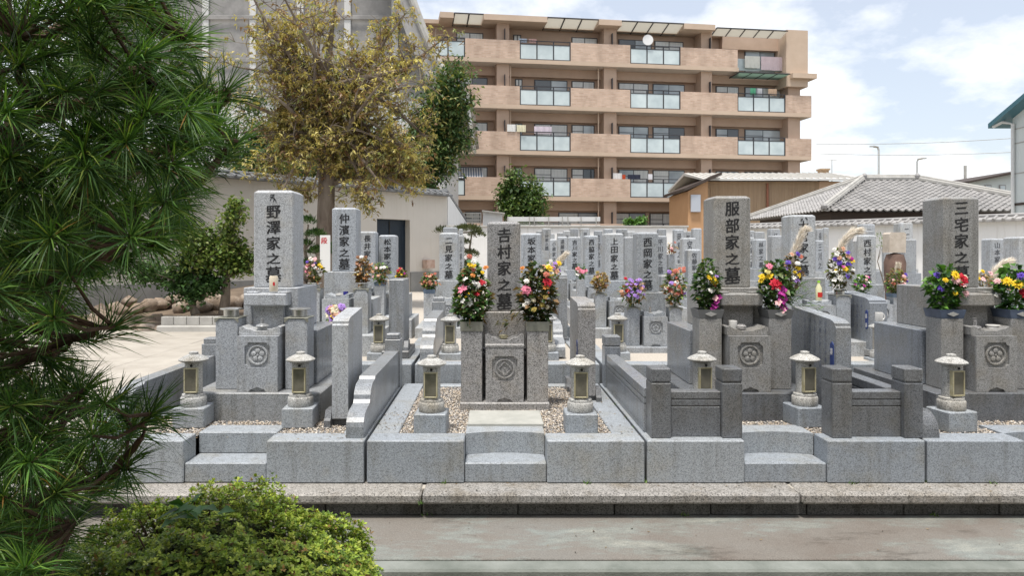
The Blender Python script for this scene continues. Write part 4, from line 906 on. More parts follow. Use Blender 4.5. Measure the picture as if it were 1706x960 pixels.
bouquet('airy bouquet of yellow, red and violet flowers cut by the right edge', XC['D']+.258, Yc, zc_, .36, .25, pix(dr, 1500, 440, 6.86, 1692, Yc, zc_), [(.05, .12, .02), (.08, .17, .03), (.03, .07, .025)], 300, .05, peak=.5)
# bouquets of the rows behind
M['plume'] = noisy('pampas_plume', (.78, .70, .58), (.86, .81, .72), 30, .9, 3, bump=0)
def plume(t, pts, r=.022):
    pts = [Vector(p) for p in pts]
    n = 1500; V = []; Fc = []
    u = rng.beta(1.6, 1.3, n)
    for i in range(n):
        k = u[i]*(len(pts)-1); a = int(min(k, len(pts)-2)); f = k-a; p = pts[a].lerp(pts[a+1], f); d = (pts[a+1]-pts[a]).normalized()
        q = Vector(rng.normal(0, 1, 3)).normalized(); e = (d*1.0+q*.45).normalized(); l = random.uniform(.05, .10)*(r/.022)**.5
        s = e.cross(Vector(rng.normal(0, 1, 3))).normalized()*.0028; c = p+q*r*random.uniform(0, .75)*math.sin(min(1, .15+u[i]*1.0)*math.pi*.85)
        b = len(V); V += [tuple(c-s), tuple(c+s), tuple(c+e*l-Vector((0, 0, l*.25)))]; Fc.append((b, b+1, b+2))
    mb = MB(); mb.v = V; mb.f = Fc; mb.tube([tuple(p) for p in pts], .0035, 5)
    mb.build('plume', M['plume'], t, loc=(0, 0, 0))
def on(key, side, label, h, w_, fl, pal=GREEN, n=170, leaf=.04, fs=.03, extra=None, dx=0, peak=.45):
    t = FG[key]; k = t['vk']; x = t.location.x+side*.262*k+dx; y = t.location.y; z = t['vz']
    F_ = []; fs *= .72
    for c, q in fl:
        for _ in range(int(q*1.7+.5)):
            zz = random.uniform(.25, .95)*h; F_.append((random.uniform(-.42, .42)*w_*(1.1-.5*abs(zz/h-.5)), zz, c, random.choice(['mum', 'carnation', 'daisy', 'orchid', 'lily']), fs*random.uniform(.8, 1.25)))
    return bouquet(label, x, y, z, h, w_, F_, pal, n, leaf, extra=extra, peak=peak)
on('naka', -1, 'bouquet of white lilies and pastel flowers left of the pale second row headstone', .30, .17, [('white', 4), ('violet', 1), ('pale_pink', 2), ('yellow', 2), ('pink', 1), ('peach', 1)], [(.10, .12, .03), (.05, .07, .02), (.2, .1, .05)], 150)
on('naka', 1, 'withered brown bouquet left of the dark door', .31, .15, [('brown', 3), ('peach', 1), ('white', 2)], DRY, 260)
on('nagai', 1, 'bouquet half fresh green and half withered in a slate trough', .30, .26, [('pale_pink', 2), ('peach', 2), ('white', 1)], DRY+FRESH+FRESH, 260)
on('matsu', 1, 'small bright red and yellow bouquet before the dark door', .23, .15, [('red', 3), ('yellow', 2), ('magenta', 2), ('peach', 2)], FRESH+DRY, 140)
on('futami', -1, 'reddish green bouquet in a slate trough left of the clipped pine headstone', .24, .22, [('coral', 4), ('peach', 3)], FRESH+DRY+GREEN, 230)
on('futami', 1, 'thin yellow and violet sprig behind the clipped pine headstone', .3, .12, [('yellow', 2), ('violet', 2), ('orange', 1)], GREEN, 80)
on('ueda', -1, 'withered golden brown bouquet in a steel bowl near the middle', .26, .22, [('peach', 2), ('olive', 3)], [(.25, .17, .06), (.32, .24, .09), (.18, .10, .04)], 330, .035)
on('nishioka', -1, 'bouquet of purple statice with a red flower before the grey headstone', .30, .30, [('lilac', 14), ('red', 2), ('peach', 3), ('brown', 2)], GREEN+DRY, 220, .04, .03)
on('nishioka', 1, 'tall rust and green bouquet with white mums right of the purple one', .42, .26, [('coral', 9), ('white', 3), ('lilac', 2), ('peach', 3)], DRY+FRESH+GREEN, 380)
def pl1(t): plume(t, [(.0, 0, .25), (.02, 0, .38), (.07, 0, .52), (.11, 0, .62), (.13, 0, .64)], .034)
def pl2(t): plume(t, [(-.03, 0, .28), (-.01, 0, .42), (.05, 0, .54), (.13, 0, .62), (.19, -.01, .64)], .034)
on('oomiya', -1, 'bouquet of peach and purple flowers with a pampas plume leaning right', .42, .22, [('yellow', 3), ('peach', 2), ('lilac', 2), ('violet', 1), ('coral', 1), ('white', 1)], [(.09, .06, .03), (.05, .06, .02), (.15, .10, .05)], 260, .04, .04, pl1)
on('oomiya', 1, 'tall bouquet of white lilies and violet flowers with a curving pampas plume', .47, .26, [('white', 5), ('yellow', 2), ('violet', 4), ('peach', 2), ('magenta', 1)], [(.05, .05, .02), (.10, .07, .04), (.13, .17, .05)], 330, .04, .04, pl2)
on('nishimura', -1, 'green bouquet with white and magenta flowers before the tagged headstone', .27, .24, [('white', 3), ('magenta', 2), ('pale_pink', 1)], GREEN+FRESH, 240)
def pl3(t): plume(t, [(.0, 0, .22), (.01, 0, .30), (.02, 0, .38)], .02)
on('nishimura', 1, 'bouquet of pink, yellow and dark violet flowers before the brown boulder', .36, .27, [('pale_pink', 4), ('yellow', 2), ('violet', 2), ('coral', 2), ('white', 1)], FRESH+DRY+GREEN, 300, extra=pl3)
def free(label, px, Y, pb, pt, wpx, fl, pal, n=120, fs=.03, extra=None, leaf=.035):
    z = PZ(pb, Y); h = PZ(pt, Y)-z; w_ = wpx*Y/F; F_ = []
    for c, q in fl:
        for _ in range(q): F_.append((random.uniform(-.42, .42)*w_, random.uniform(.3, .95)*h, c, random.choice(['mum', 'carnation', 'lily', 'orchid']), fs))
    return bouquet(label, PX(px, Y), Y, z, h, w_, F_, pal, n, leaf, extra=extra)
t_ = thing('vase_stand', 'square granite vase stand holding the purple and cream lilies', 'vase stand', (PX(566, 6.85), 6.85, .588))
MB().box(PX(554, 6.85), PX(578, 6.85), 6.8, 6.96, .589, PZ(540, 6.85), .005).build('pillar', M['g_grey'], t_)
free('low bunch of purple and cream lilies behind the pale tablet', 566, 6.85, 540, 505, 46, [('lilac', 8), ('cream', 4), ('peach', 4), ('yellow', 1)], FRESH+[(.2, .2, .06)], 110, .045)
def pstand(px, Y, pb, lab, w_=14):
    t_ = thing('vase_stand', lab, 'vase stand', (PX(px, Y), Y, .47 if Y > 8.9 else .57))
    MB().box(PX(px-w_/2, Y), PX(px+w_/2, Y), Y-.08, Y+.08, .47 if Y > 8.9 else .57, PZ(pb, Y), .004).build('pillar', M['g_far2'], t_)
pstand(967, 11.2, 466, 'square vase stand under the small pink bouquet', 13); free('small fresh bouquet of pink roses right of the middle headstone', 967, 11.2, 466, 437, 20, [('pink', 4), ('coral', 3), ('white', 2)], FRESH+GREEN, 120, .04)
pstand(1117, 12, 424, 'tall square vase stand far behind the rust bouquet', 10); free('tiny rust coloured bouquet in front of the white back wall', 1117, 12, 424, 403, 22, [('coral', 3), ('pale_pink', 2)], DRY, 90, .03)
pstand(1632, 8.4, 488, 'square vase stand beside the plume at the right', 14)
def pl4(t): plume(t, [(.05, 0, -.05), (.08, 0, .12), (.14, 0, .26), (.23, 0, .35), (.30, 0, .38)], .036)
free('dried pink and cream bunch with a thick pampas plume at the right', 1638, 8.4, 488, 448, 34, [('cream', 2), ('yellow', 2), ('pale_pink', 3)], DRY, 140, .03, pl4)
def pl5(t): plume(t, [(.02, 0, .05), (.05, 0, .16), (.10, 0, .26), (.17, 0, .34)], .024)
pstand(917, 8.3, 472, 'square vase stand hidden behind the right bouquet of the middle headstone', 14)
free('yellow and lilac bunch with pampas plume behind the middle right bouquet', 917, 8.3, 472, 432, 34, [('yellow', 3), ('lilac', 2), ('cream', 2), ('peach', 2)], FRESH+DRY, 130, .035, pl5)
# ------------------------------------------------------------------ plain walls and buildings behind
def plaster(name, c, dark=.6, sc=1.0):
    m = noisy(name, tuple(np.array(c)*.94), c, 1.5, .85, 5, bump=.08, bscale=60, rnd=False)
    nt = m.node_tree; b = nt.nodes['Principled BSDF']; base = b.inputs['Base Color'].links[0].from_socket
    co, _ = coords(nt, False, (5*sc, 5*sc, .35*sc))
    n = N(nt, 'ShaderNodeTexNoise'); n.inputs['Scale'].default_value = 2.4; n.inputs['Detail'].default_value = 7; n.inputs['Roughness'].default_value = .7; nt.links.new(co, n.inputs['Vector'])
    r = ramp(nt, (.26, .46), [(dark, dark*.98, dark*.94), (1, 1, 1)]); nt.links.new(n.outputs[0], r.inputs[0])
    nt.links.new(mul(nt, base, r.outputs[0]), b.inputs['Base Color']); return m
M['white_wall'] = plaster('white_plaster', (.80, .80, .79), .72)
M['beige_wall'] = plaster('beige_plaster', (.62, .585, .53), .9)
M['grey_dado'] = noisy('grey_dado', (.20, .20, .195), (.28, .28, .27), 2, .85, rnd=False)
M['concrete'] = noisy('concrete', (.34, .33, .31), (.46, .45, .42), 3, .85, rnd=True)
M['tile_grey'] = noisy('roof_tile', (.27, .265, .26), (.38, .37, .36), 1.5, .45, 4, bump=.05, rnd=False)
M['tile_dark'] = noisy('dark_roof_tile', (.13, .135, .14), (.20, .205, .21), 3, .5, 4, bump=.05)
M['dark_door'] = noisy('dark_blue_door', (.012, .02, .032), (.022, .034, .05), 2, .4, stretch=(14, 14, .6), bump=.05)
M['wood_dark'] = mat('dark_wood', (.05, .035, .028), .7)
def vec(a, b): return Vector((b[0]-a[0], b[1]-a[1], 0))
def wall_seg(mb, a, b, th, z0, z1):
    d = vec(a, b).normalized(); n = Vector((d.y, -d.x, 0))*th
    p = [(a[0], a[1]), (b[0], b[1]), (b[0]-n.x, b[1]-n.y), (a[0]-n.x, a[1]-n.y)]
    return mb.prism(p, 2, z0, z1)
def cap_tiles(parent, a, b, z, wid=.5, step=.26, m='tile_dark', name='tile', k=1.0):
    """small tiled coping: base slab, a row of round tiles and a ridge"""
    d = vec(a, b); L = d.length; d.normalize(); n = Vector((d.y, -d.x, 0))
    mb = MB(); h = wid/2
    def P(u, v, zz): return (a[0]+d.x*u+n.x*v, a[1]+d.y*u+n.y*v, zz)
    bb = MB()
    for q in ([(-h, 0), (h, 0), (h, .05), (.05, .2*k), (-.05, .2*k), (-h, .05)],):
        N0 = len(bb.v); bb.v += [P(0, v, z+zz) for v, zz in q]+[P(L, v, z+zz) for v, zz in q]
        c = len(q); bb.f += [tuple(range(N0, N0+c)), tuple(range(N0+c, N0+2*c))]+[(N0+i, N0+(i+1) % c, N0+c+(i+1) % c, N0+c+i) for i in range(c)]
    bb.build('coping', M[m], parent)
    cnt = int(L/step)
    base = None
    for i in range(cnt):
        u = (i+.5)*step
        t_ = MB().tube([P(u, h+.03, z+.045), P(u, .03, z+.2*k+.015)], .062*k, 8)
        t_.build(name, M[m], parent)
    MB().tube([P(0, 0, z+.2*k+.04), P(L, 0, z+.2*k+.04)], .075*k, 8).build('ridge', M[m], parent)
# back wall
bw = thing('boundary_wall', 'long white plastered wall with dark drip stains at the back of the cemetery', 'wall', (0, 22, .15))
zt = PZ(379, 22)
MB().box(PX(745, 22), PX(1145, 22), 22, 22.18, .14, zt, .005).build('wall', M['white_wall'], bw)
MB().box(PX(742, 22), PX(1147, 22), 21.95, 22.24, zt+.001, zt+.055, .01).build('coping', M['concrete'], bw)
fe = thing('mesh_fence', 'white slatted fence with thin posts standing behind the white wall', 'fence', (PX(920, 23), 23, .15))
M['fence_white'] = mat('fence_white', (.66, .66, .65), .5)
MB().box(PX(845, 23), PX(1000, 23), 23, 23.03, 2.2, PZ(375, 23), .003).build('lower_board', M['fence_white'], fe)
MB().box(PX(845, 23), PX(1000, 23), 23, 23.02, PZ(369, 23), PZ(361.5, 23), .003).build('upper_board', M['fence_white'], fe)
for px in (846, 882, 890, 914, 937, 946, 968, 993):
    MB().box(PX(px, 23)-.012, PX(px, 23)+.012, 22.94, 22.99, .15, PZ(361, 23), 0).build('post', M['concrete'], fe)
for py in (371, 373): MB().box(PX(845, 23), PX(1000, 23), 23.005, 23.015, PZ(py, 23)-.008, PZ(py, 23)+.008, 0).build('wire', M['steel'], fe)
sh = thing('storage_shed', 'small grey lean-to shed with a railing behind the white wall', 'shed', (PX(805, 25), 25, .15))
MB().prism([(PX(800, 25), .15), (PX(837, 25), .15), (PX(837, 25), PZ(355, 25)), (PX(805, 25), PZ(352, 25))], 1, 25, 26.5).build('wall', M['fence_white'], sh)
MB().prism([(PX(803, 25), PZ(352.5, 25)), (PX(841, 25), PZ(356.5, 25)), (PX(841, 25), PZ(355, 25)), (PX(803, 25), PZ(350.5, 25))], 1, 24.8, 26.7).build('roof', M['concrete'], sh)
ra = thing('railing', 'grey metal railing left of the lean-to shed', 'railing', (PX(788, 25.5), 25.5, .15))
for py in (355, 361, 367, 371): MB().box(PX(772, 25.5), PX(802, 25.5), 25.5, 25.53, PZ(py, 25.5)-.015, PZ(py, 25.5)+.015, 0).build('rail', M['steel'], ra)
for px in (773, 787, 801): MB().box(PX(px, 25.5)-.02, PX(px, 25.5)+.02, 25.54, 25.58, .15, PZ(354, 25.5), 0).build('post', M['steel'], ra)
# right wall with tiled coping
rw = thing('tiled_wall', 'white wall with a grey tiled coping on the right side', 'wall', (8.7, 24, .15))
A, B = (PX(1178, 26.5), 26.5), (15.6, 15.2)
zr = 2.43
wall_seg(MB(), A, B, .2, .14, zr).build('wall', M['white_wall'], rw)
cap_tiles(rw, A, B, zr+.001, .46, .22, 'tile_grey', 'tile', .62)
# left plastered building (storehouse) with the dark door
lb = thing('storehouse', 'beige plastered storehouse with a tall dark door behind the graves', 'building', (-5, 18, .15))
P1 = (PX(745, 22.3), 22.3); P0 = (PX(330, 16.2), 16.2)
d = vec(P0, P1); L = d.length; d.normalize(); P00 = (P0[0]-d.x*8, P0[1]-d.y*8); nrm = Vector((d.y, -d.x, 0))
def LP(u, v, z): return (P0[0]+d.x*u+nrm.x*v, P0[1]+d.y*u+nrm.y*v, z)
def Lbox(mb, u0, u1, v0, v1, z0, z1):
    n = len(mb.v)
    for z in (z0, z1): mb.v += [LP(u0, v0, z), LP(u1, v0, z), LP(u1, v1, z), LP(u0, v1, z)]
    mb.f += [(n, n+3, n+2, n+1), (n+4, n+5, n+6, n+7)]+[(n+i, n+(i+1) % 4, n+4+(i+1) % 4, n+4+i) for i in range(4)]
    return mb
def uo(px):        # position along the wall that projects to photo column px
    k = (px-CX)/F; return (k*P0[1]-P0[0])/(d.x-k*d.y)
ud0, ud1 = uo(628), uo(683); zdoor = 3.6-.93
zeave = PZ(328, 22.3)
Yd = P0[1]+d.y*ud0; zdoor = PZ(364, Yd)
Lbox(MB(), -9, ud0, 0, -.3, .14, zeave).build('wall', M['beige_wall'], lb)
Lbox(MB(), ud1, L, 0, -.3, .14, zeave).build('wall', M['beige_wall'], lb)
Lbox(MB(), ud0, ud1, 0, -.3, zdoor, zeave).build('wall', M['beige_wall'], lb)
dr_ = Lbox(MB(), ud0, ud1, -.2, -.28, .14, zdoor).build('door', M['dark_door'], lb)
Lbox(MB(), (ud0+ud1)/2-.015, (ud0+ud1)/2+.015, -.18, -.2, .3, zdoor-.05).build('door_seam', M['dark_hole'], dr_)
Lbox(MB(), -9, ud0-.002, .04, .001, .15, .96).build('dado', M['grey_dado'], lb); Lbox(MB(), ud1+.002, L, .04, .001, .15, 1.05).build('dado', M['grey_dado'], lb)
cap_tiles(lb, (P0[0]-d.x*3, P0[1]-d.y*3), (P1[0], P1[1]), zeave+.001, .5, .26, 'tile_dark', 'tile', .6)
mb = Lbox(MB(), uo(703), uo(716), .02, .22, PZ(447, 21.6), PZ(433, 21.6)); mb.build('meter_box', noisy('rusty_box', (.34, .22, .17), (.5, .38, .32), 6, .6), lb)
side = thing('sloped_wall', 'white end wall with a raked dark coping right of the storehouse', 'wall', (PX(760, 22.6), 22.6, .15))
e0 = (PX(746, 22.35), 22.35); e1 = (PX(778, 25.5), 25.5)
mb = MB(); zz0, zz1 = zeave+.1, PZ(372, 25.5)
mb.v = [(e0[0], e0[1], .14), (e1[0], e1[1], .14), (e1[0], e1[1], zz1), (e0[0], e0[1], zz0), (e0[0]-.2, e0[1]+.1, .14), (e1[0]-.2, e1[1]+.1, .14), (e1[0]-.2, e1[1]+.1, zz1), (e0[0]-.2, e0[1]+.1, zz0)]
mb.f = [(0, 1, 2, 3), (7, 6, 5, 4), (0, 4, 5, 1), (1, 5, 6, 2), (2, 6, 7, 3), (3, 7, 4, 0)]
mb.build('wall', M['white_wall'], side)
MB().tube([(e0[0]-.1, e0[1]-.05, zz0+.08), (e1[0]-.1, e1[1]+.05, zz1+.08)], .11, 6).build('raked_coping', M['tile_dark'], side)

# temple hall behind the yellow tree: gable with a concave tiled roof
th = thing('temple_hall', 'large grey temple hall with a steep concave roof behind the yellow tree', 'temple', (PX(600, 30), 30, .15))
Yt = 30
M['hall_wall'] = plaster('hall_plaster', (.60, .60, .59), .8); M['hall_wood'] = noisy('hall_grey', (.22, .215, .21), (.32, .31, .30), 2, .7, rnd=False)
MB().box(PX(150, Yt), PX(742, Yt), Yt+.6, Yt+12, .14, 8.2, .01).build('wall', M['hall_wall'], th)
prof = [(640, -140), (664, -70), (690, 0), (712, 60), (733, 108), (757, 146), (790, 176)]
pts = [(PX(a, Yt), PZ(b, Yt)) for a, b in prof]
mir = PX(430, Yt)
left = [(2*mir-x, z) for x, z in pts]
top = [(PX(560, Yt), PZ(-290, Yt))]; topl = [(2*mir-top[0][0], top[0][1])]
gable = left[:0]+[(2*mir-x, z) for x, z in pts[:5]][::-1]+topl+top+pts[:5]+[(PX(742, Yt), 8.15), (PX(742, Yt)*0+2*mir-PX(742, Yt), 8.15)]
MB().prism(gable, 1, Yt+.5, Yt+.6-.002).build('gable', M['hall_wood'], th)
outer = top+pts; inner = [(x-.75, z-.25) for x, z in outer]
MB().prism(outer+inner[::-1], 1, Yt-.6, Yt+12.5).build('roof', M['tile_grey'], th)
lo = topl+left; li = [(x+.75, z-.25) for x, z in lo]
MB().prism(lo+li[::-1], 1, Yt-.6, Yt+12.5).build('roof', M['tile_grey'], th)
vg = MB()
for (xa, za), (xb, zb) in zip(outer[:-1], outer[1:]):
    vg.tube([(xa-.1, Yt-.65, za+.05), (xb-.1, Yt-.65, zb+.05)], .17, 8)
vg.build('verge_tiles', M['concrete'], th)
MB().box(PX(747, Yt), PX(787, Yt), Yt-.9, Yt-.5, PZ(178, Yt), PZ(172, Yt), .02).build('eave_end', M['hall_wall'], th)
MB().prism([(PX(776, Yt), PZ(166, Yt)), (PX(781, Yt), PZ(166, Yt)), (PX(787, Yt), PZ(212, Yt)), (PX(782, Yt), PZ(212, Yt))], 1, Yt-.6, Yt+8).build('fascia', M['white_wall'], th)
for px in (250, 330, 410, 490, 570, 650):
    MB().box(PX(px, Yt), PX(px, Yt)+.28, Yt+.40, Yt+.499, 8.2, PZ(-60, Yt), .02).build('gable_post', M['hall_wall'], th)
for py in (20, 92): MB().box(PX(160, Yt), PX(700, Yt), Yt+.36, Yt+.399, PZ(py+7, Yt), PZ(py, Yt), .02).build('gable_beam', M['hall_wood'], th)
for px, py in ((215, 200), (260, 200), (560, 180), (600, 185), (640, 180)):
    o = MB().box(PX(px, Yt), PX(px+26, Yt), Yt+.55, Yt+.62, PZ(py+35, Yt), PZ(py, Yt), .01).build('window', mat('hall_window', (.55, .60, .62), .2), th)
bl_ = thing('wind_bell', 'small green bronze bell hanging under the temple eave', 'bell', (PX(770, Yt), Yt-1, PZ(187, Yt)))
MB().lathe([(.2, 0), (.19, .1), (.16, .3), (.11, .42), (.02, .46)], 0, 0, 14, 'z', 0).build('bell', mat('bronze_green', (.10, .14, .11), .5, .4), bl_, True, (0, 0, 0))
MB().tube([(0, 0, .45), (0, 0, .75)], .02, 5).build('hanger', M['wood_dark'], bl_, False, (0, 0, 0))

# ------------------------------------------------------------------ apartment block
ap = thing('apartment_block', 'tan brick apartment block with long glass fronted balconies', 'building', (9, 46, .15))
QL = (PX(735, 44.3), 44.3); QR = (PX(1350, 47.8), 47.8)
ad = vec(QL, QR).normalized(); an = Vector((ad.y, -ad.x, 0))       # an points to the camera side
def AP(u, v, z): return (QL[0]+ad.x*u+an.x*v, QL[1]+ad.y*u+an.y*v, z)
def AU(px, v=0):
    k = (px-CX)/F; ox, oy = QL[0]+an.x*v, QL[1]+an.y*v; return (k*oy-ox)/(ad.x-k*ad.y)
def abox(u0, u1, v0, v1, z0, z1, name, m, parent=ap):
    mb = MB(); n = 0
    for z in (z0, z1): mb.v += [AP(u0, v0, z), AP(u1, v0, z), AP(u1, v1, z), AP(u0, v1, z)]
    mb.f = [(0, 3, 2, 1), (4, 5, 6, 7)]+[(i, (i+1) % 4, 4+(i+1) % 4, 4+i) for i in range(4)]
    return mb.build(name, m, parent)
def brickmat():
    m = mat('tan_brick_tile', (.5, .35, .26), .75); nt = m.node_tree; b = nt.nodes['Principled BSDF']
    t = N(nt, 'ShaderNodeTexCoord'); mp = N(nt, 'ShaderNodeMapping'); mp.inputs['Rotation'].default_value = (R(90), 0, 0)
    nt.links.new(t.outputs['Object'], mp.inputs[0])
    br = N(nt, 'ShaderNodeTexBrick'); br.inputs['Scale'].default_value = 1; br.inputs['Brick Width'].default_value = .30; br.inputs['Row Height'].default_value = .10; br.inputs['Mortar Size'].default_value = .012
    br.inputs['Color1'].default_value = (.60, .455, .355, 1); br.inputs['Color2'].default_value = (.49, .35, .265, 1); br.inputs['Mortar'].default_value = (.53, .42, .345, 1)
    nt.links.new(mp.outputs[0], br.inputs['Vector'])
    cs, _ = coords(nt, False, (1.2, 1.2, .5)); n4 = N(nt, 'ShaderNodeTexNoise'); n4.inputs['Scale'].default_value = 1.3; n4.inputs['Detail'].default_value = 7; nt.links.new(cs, n4.inputs['Vector'])
    r4 = ramp(nt, (.35, .6), [(.82, .80, .78), (1.04, 1.03, 1.02)]); nt.links.new(n4.outputs[0], r4.inputs[0]); nt.links.new(mul(nt, br.outputs[0], r4.outputs[0]), b.inputs['Base Color']); return m
M['brick'] = brickmat()
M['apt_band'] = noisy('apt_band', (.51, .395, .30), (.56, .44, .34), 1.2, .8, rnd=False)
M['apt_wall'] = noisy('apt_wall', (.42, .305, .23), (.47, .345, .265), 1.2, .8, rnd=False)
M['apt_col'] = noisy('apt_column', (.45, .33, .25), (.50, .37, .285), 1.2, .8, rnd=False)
M['soffit'] = noisy('apt_soffit', (.48, .42, .36), (.54, .48, .42), 1.5, .85, rnd=False)
M['frame'] = mat('dark_frame', (.035, .035, .04), .4); M['frost'] = noisy('frosted_glass', (.46, .54, .56), (.62, .70, .71), .8, .18, 3, bump=0); M['frame_al'] = mat('alu_frame', (.30, .29, .28), .4, .5)
M['win'] = noisy('window_glass', (.22, .26, .29), (.52, .59, .62), .5, .08, 2, bump=0, spec=.8)
M['win_dark'] = mat('window_glass_dark', (.07, .085, .10), .06, 0, .8); M['curtain'] = noisy('curtain_behind_glass', (.50, .52, .50), (.66, .67, .65), 3, .12, 3, stretch=(9, 9, .3), bump=0, spec=.8)
def sheet(name, c):
    m = mat(name, c, .3); nt = m.node_tree; t = N(nt, 'ShaderNodeBsdfTranslucent'); t.inputs[0].default_value = (*c, 1); mx = N(nt, 'ShaderNodeMixShader'); mx.inputs[0].default_value = .75
    nt.links.new(nt.nodes['Principled BSDF'].outputs[0], mx.inputs[1]); nt.links.new(t.outputs[0], mx.inputs[2]); nt.links.new(mx.outputs[0], nt.nodes['Material Output'].inputs[0]); return m
M['canopy'] = sheet('canopy_panel', (.62, .60, .55)); M['canopy_green'] = sheet('green_canopy', (.33, .42, .37))
ZP = [14.88, 12.02, 9.16, 6.30, 3.44]     # parapet tops, top storey first
uL, uR = AU(690), AU(1352)
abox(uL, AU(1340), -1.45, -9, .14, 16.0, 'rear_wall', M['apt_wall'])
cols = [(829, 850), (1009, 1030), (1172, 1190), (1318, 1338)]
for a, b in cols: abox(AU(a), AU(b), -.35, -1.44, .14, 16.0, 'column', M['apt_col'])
glass = [(690, 775), (866, 951), (1050, 1134), (1229, 1309)]
brick = [(775, 866), (951, 1050), (1134, 1229), (1309, 1352)]
for fi, zp in enumerate(ZP):
    top5 = fi == 0
    uE = AU(1231) if top5 else uR
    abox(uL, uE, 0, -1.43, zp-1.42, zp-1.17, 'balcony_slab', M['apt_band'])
    abox(uL, uE, -.02, -1.42, zp-1.424, zp-1.4205, 'soffit', M['soffit'])
    abox(uL, AU(1338), -1.1, -1.44, zp-1.43, zp-1.98, 'lintel_beam', M['apt_col'])
    for i, (a, b) in enumerate(brick):
        if top5 and i == 3: continue
        abox(AU(a), AU(b), -.002, -.18, zp-1.169, zp, 'brick_parapet', M['brick'])
    if not top5: abox(uR-.18, uR-.003, -.185, -1.42, zp-1.169, zp, 'brick_parapet', M['brick'])
    for i, (a, b) in enumerate(glass):
        if top5 and i == 3: continue
        u0, u1 = AU(a), AU(b); r = abox(u0, u1, -.05, -.10, zp+.0, zp+.05, 'railing', M['frame'])
        abox(u0, u1, -.05, -.10, zp-.22, zp-.17, 'rail', M['frame'], r); abox(u0, u1, -.05, -.10, zp-1.16, zp-1.11, 'rail', M['frame'], r)
        for j in range(4):
            u = u0+(u1-u0-.07)*j/3; abox(u, u+.07, -.04, -.11, zp-1.168, zp-.001, 'upright', M['frame'], r)
        for j in range(3):
            ua = u0+(u1-u0-.07)*j/3+.072; ub = u0+(u1-u0-.07)*(j+1)/3-.002
            abox(ua, ub, -.065, -.085, zp-1.108, zp-.222, 'pane', M['frost'], r)
    # windows on the rear wall, each with frame, two sashes
    zw0, zw1 = zp-1.15, zp+.78
    wl = [(760, 812), (858, 870), (890, 945), (952, 990), (1030, 1080), (1087, 1140), (1192, 1230), (1240, 1300)]
    if top5: wl = [(760, 805), (855, 868), (952, 995), (1030, 1085), (1090, 1138), (1240, 1290)]
    if fi == 4: wl = [(775, 800), (930, 995), (1020, 1075), (1082, 1125)]
    for a, b in wl:
        u0, u1 = AU(a, -1.45), AU(b, -1.45)
        wn = abox(u0, u1, -1.40, -1.449, zw0, zw1, 'window', M['frame'])
        um = (u0+u1)/2
        for q0, q1, vv in ((u0+.06, um-.03, -1.37), (um+.03, u1-.06, -1.385)):
            abox(q0, q1, vv, -1.399, zw0+.06, zw1-.06, 'pane', M[random.choice(['win', 'win', 'win_dark', 'curtain', 'curtain', 'curtain'])], wn)
        abox(u0+.06, um-.03, -1.365, -1.3695, zw1-.45, zw1-.41, 'glazing_bar', M['frame'], wn)
    for px in (852, 1000, 1172): # drain pipes
        abox(AU(px), AU(px)+.07, -.5, -.57, zp-1.43-1.4, zp-1.43, 'drain_pipe', M['apt_band'])
    for px in (836, 1016, 1180):
        abox(AU(px)+.2, AU(px)+.24, -.1, -1.0, zp+.02, zp+.75, 'partition_frame', M['frame'])
abox(AU(1215), AU(1340), -1.0, -1.44, 15.2, 16.1, 'roof_beam', M['apt_col'])
abox(AU(1310), AU(1346), 0, -1.44, 12.6, 16.35, 'corner_pier', M['apt_band'])
abox(AU(1231), AU(1310), -.7, -.75, 13.72, 14.5, 'recessed_glass', M['frost'])
abox(uL, AU(1215), -.9, -9, 16.001, 16.25, 'roof_slab', M['apt_band'])
for a, b in ((733, 756), (806, 912), (998, 1036), (1140, 1192)): abox(AU(a, .3), AU(b, .3), .3, -1.3, 16.0, 16.35, 'eave', M['apt_band'])
def canopy(a, b, n, z, m, v0=.2, v1=-1.2, dz=.35):
    u0, u1 = AU(a, v0), AU(b, v0)
    for j in range(n):
        ua, ub = u0+(u1-u0)*j/n, u0+(u1-u0)*(j+1)/n
        mb = MB(); mb.v = [AP(ua+.04, v0, z+dz), AP(ub-.04, v0, z+dz), AP(ub-.04, v1, z), AP(ua+.04, v1, z), AP(ua+.04, v0, z+dz+.03), AP(ub-.04, v0, z+dz+.03), AP(ub-.04, v1, z+.03), AP(ua+.04, v1, z+.03)]
        mb.f = [(0, 1, 2, 3), (7, 6, 5, 4)]+[(i, (i+1) % 4, 4+(i+1) % 4, 4+i) for i in range(4)]; mb.build('canopy_panel', M[m], ap)
        MB().tube([AP(ua, v0+.03, z+dz+.02), AP(ua, v1, z+.02)], .045, 5).build('canopy_bar', M['frame'], ap)
    MB().tube([AP(u0, v0+.03, z+dz+.03), AP(u1, v0+.03, z+dz+.03)], .045, 5).build('canopy_bar', M['frame'], ap)
canopy(757, 806, 2, 15.95, 'canopy'); canopy(912, 998, 3, 15.95, 'canopy'); canopy(1036, 1140, 4, 15.95, 'canopy'); canopy(1194, 1312, 5, 15.9, 'canopy', .2, -.6, .25)
canopy(1231, 1316, 4, 13.25, 'canopy_green', .3, -1.0, .05)
abox(AU(1316), AU(1356), .35, -1.4, 13.1, 13.42, 'corner_slab', M['apt_band'])
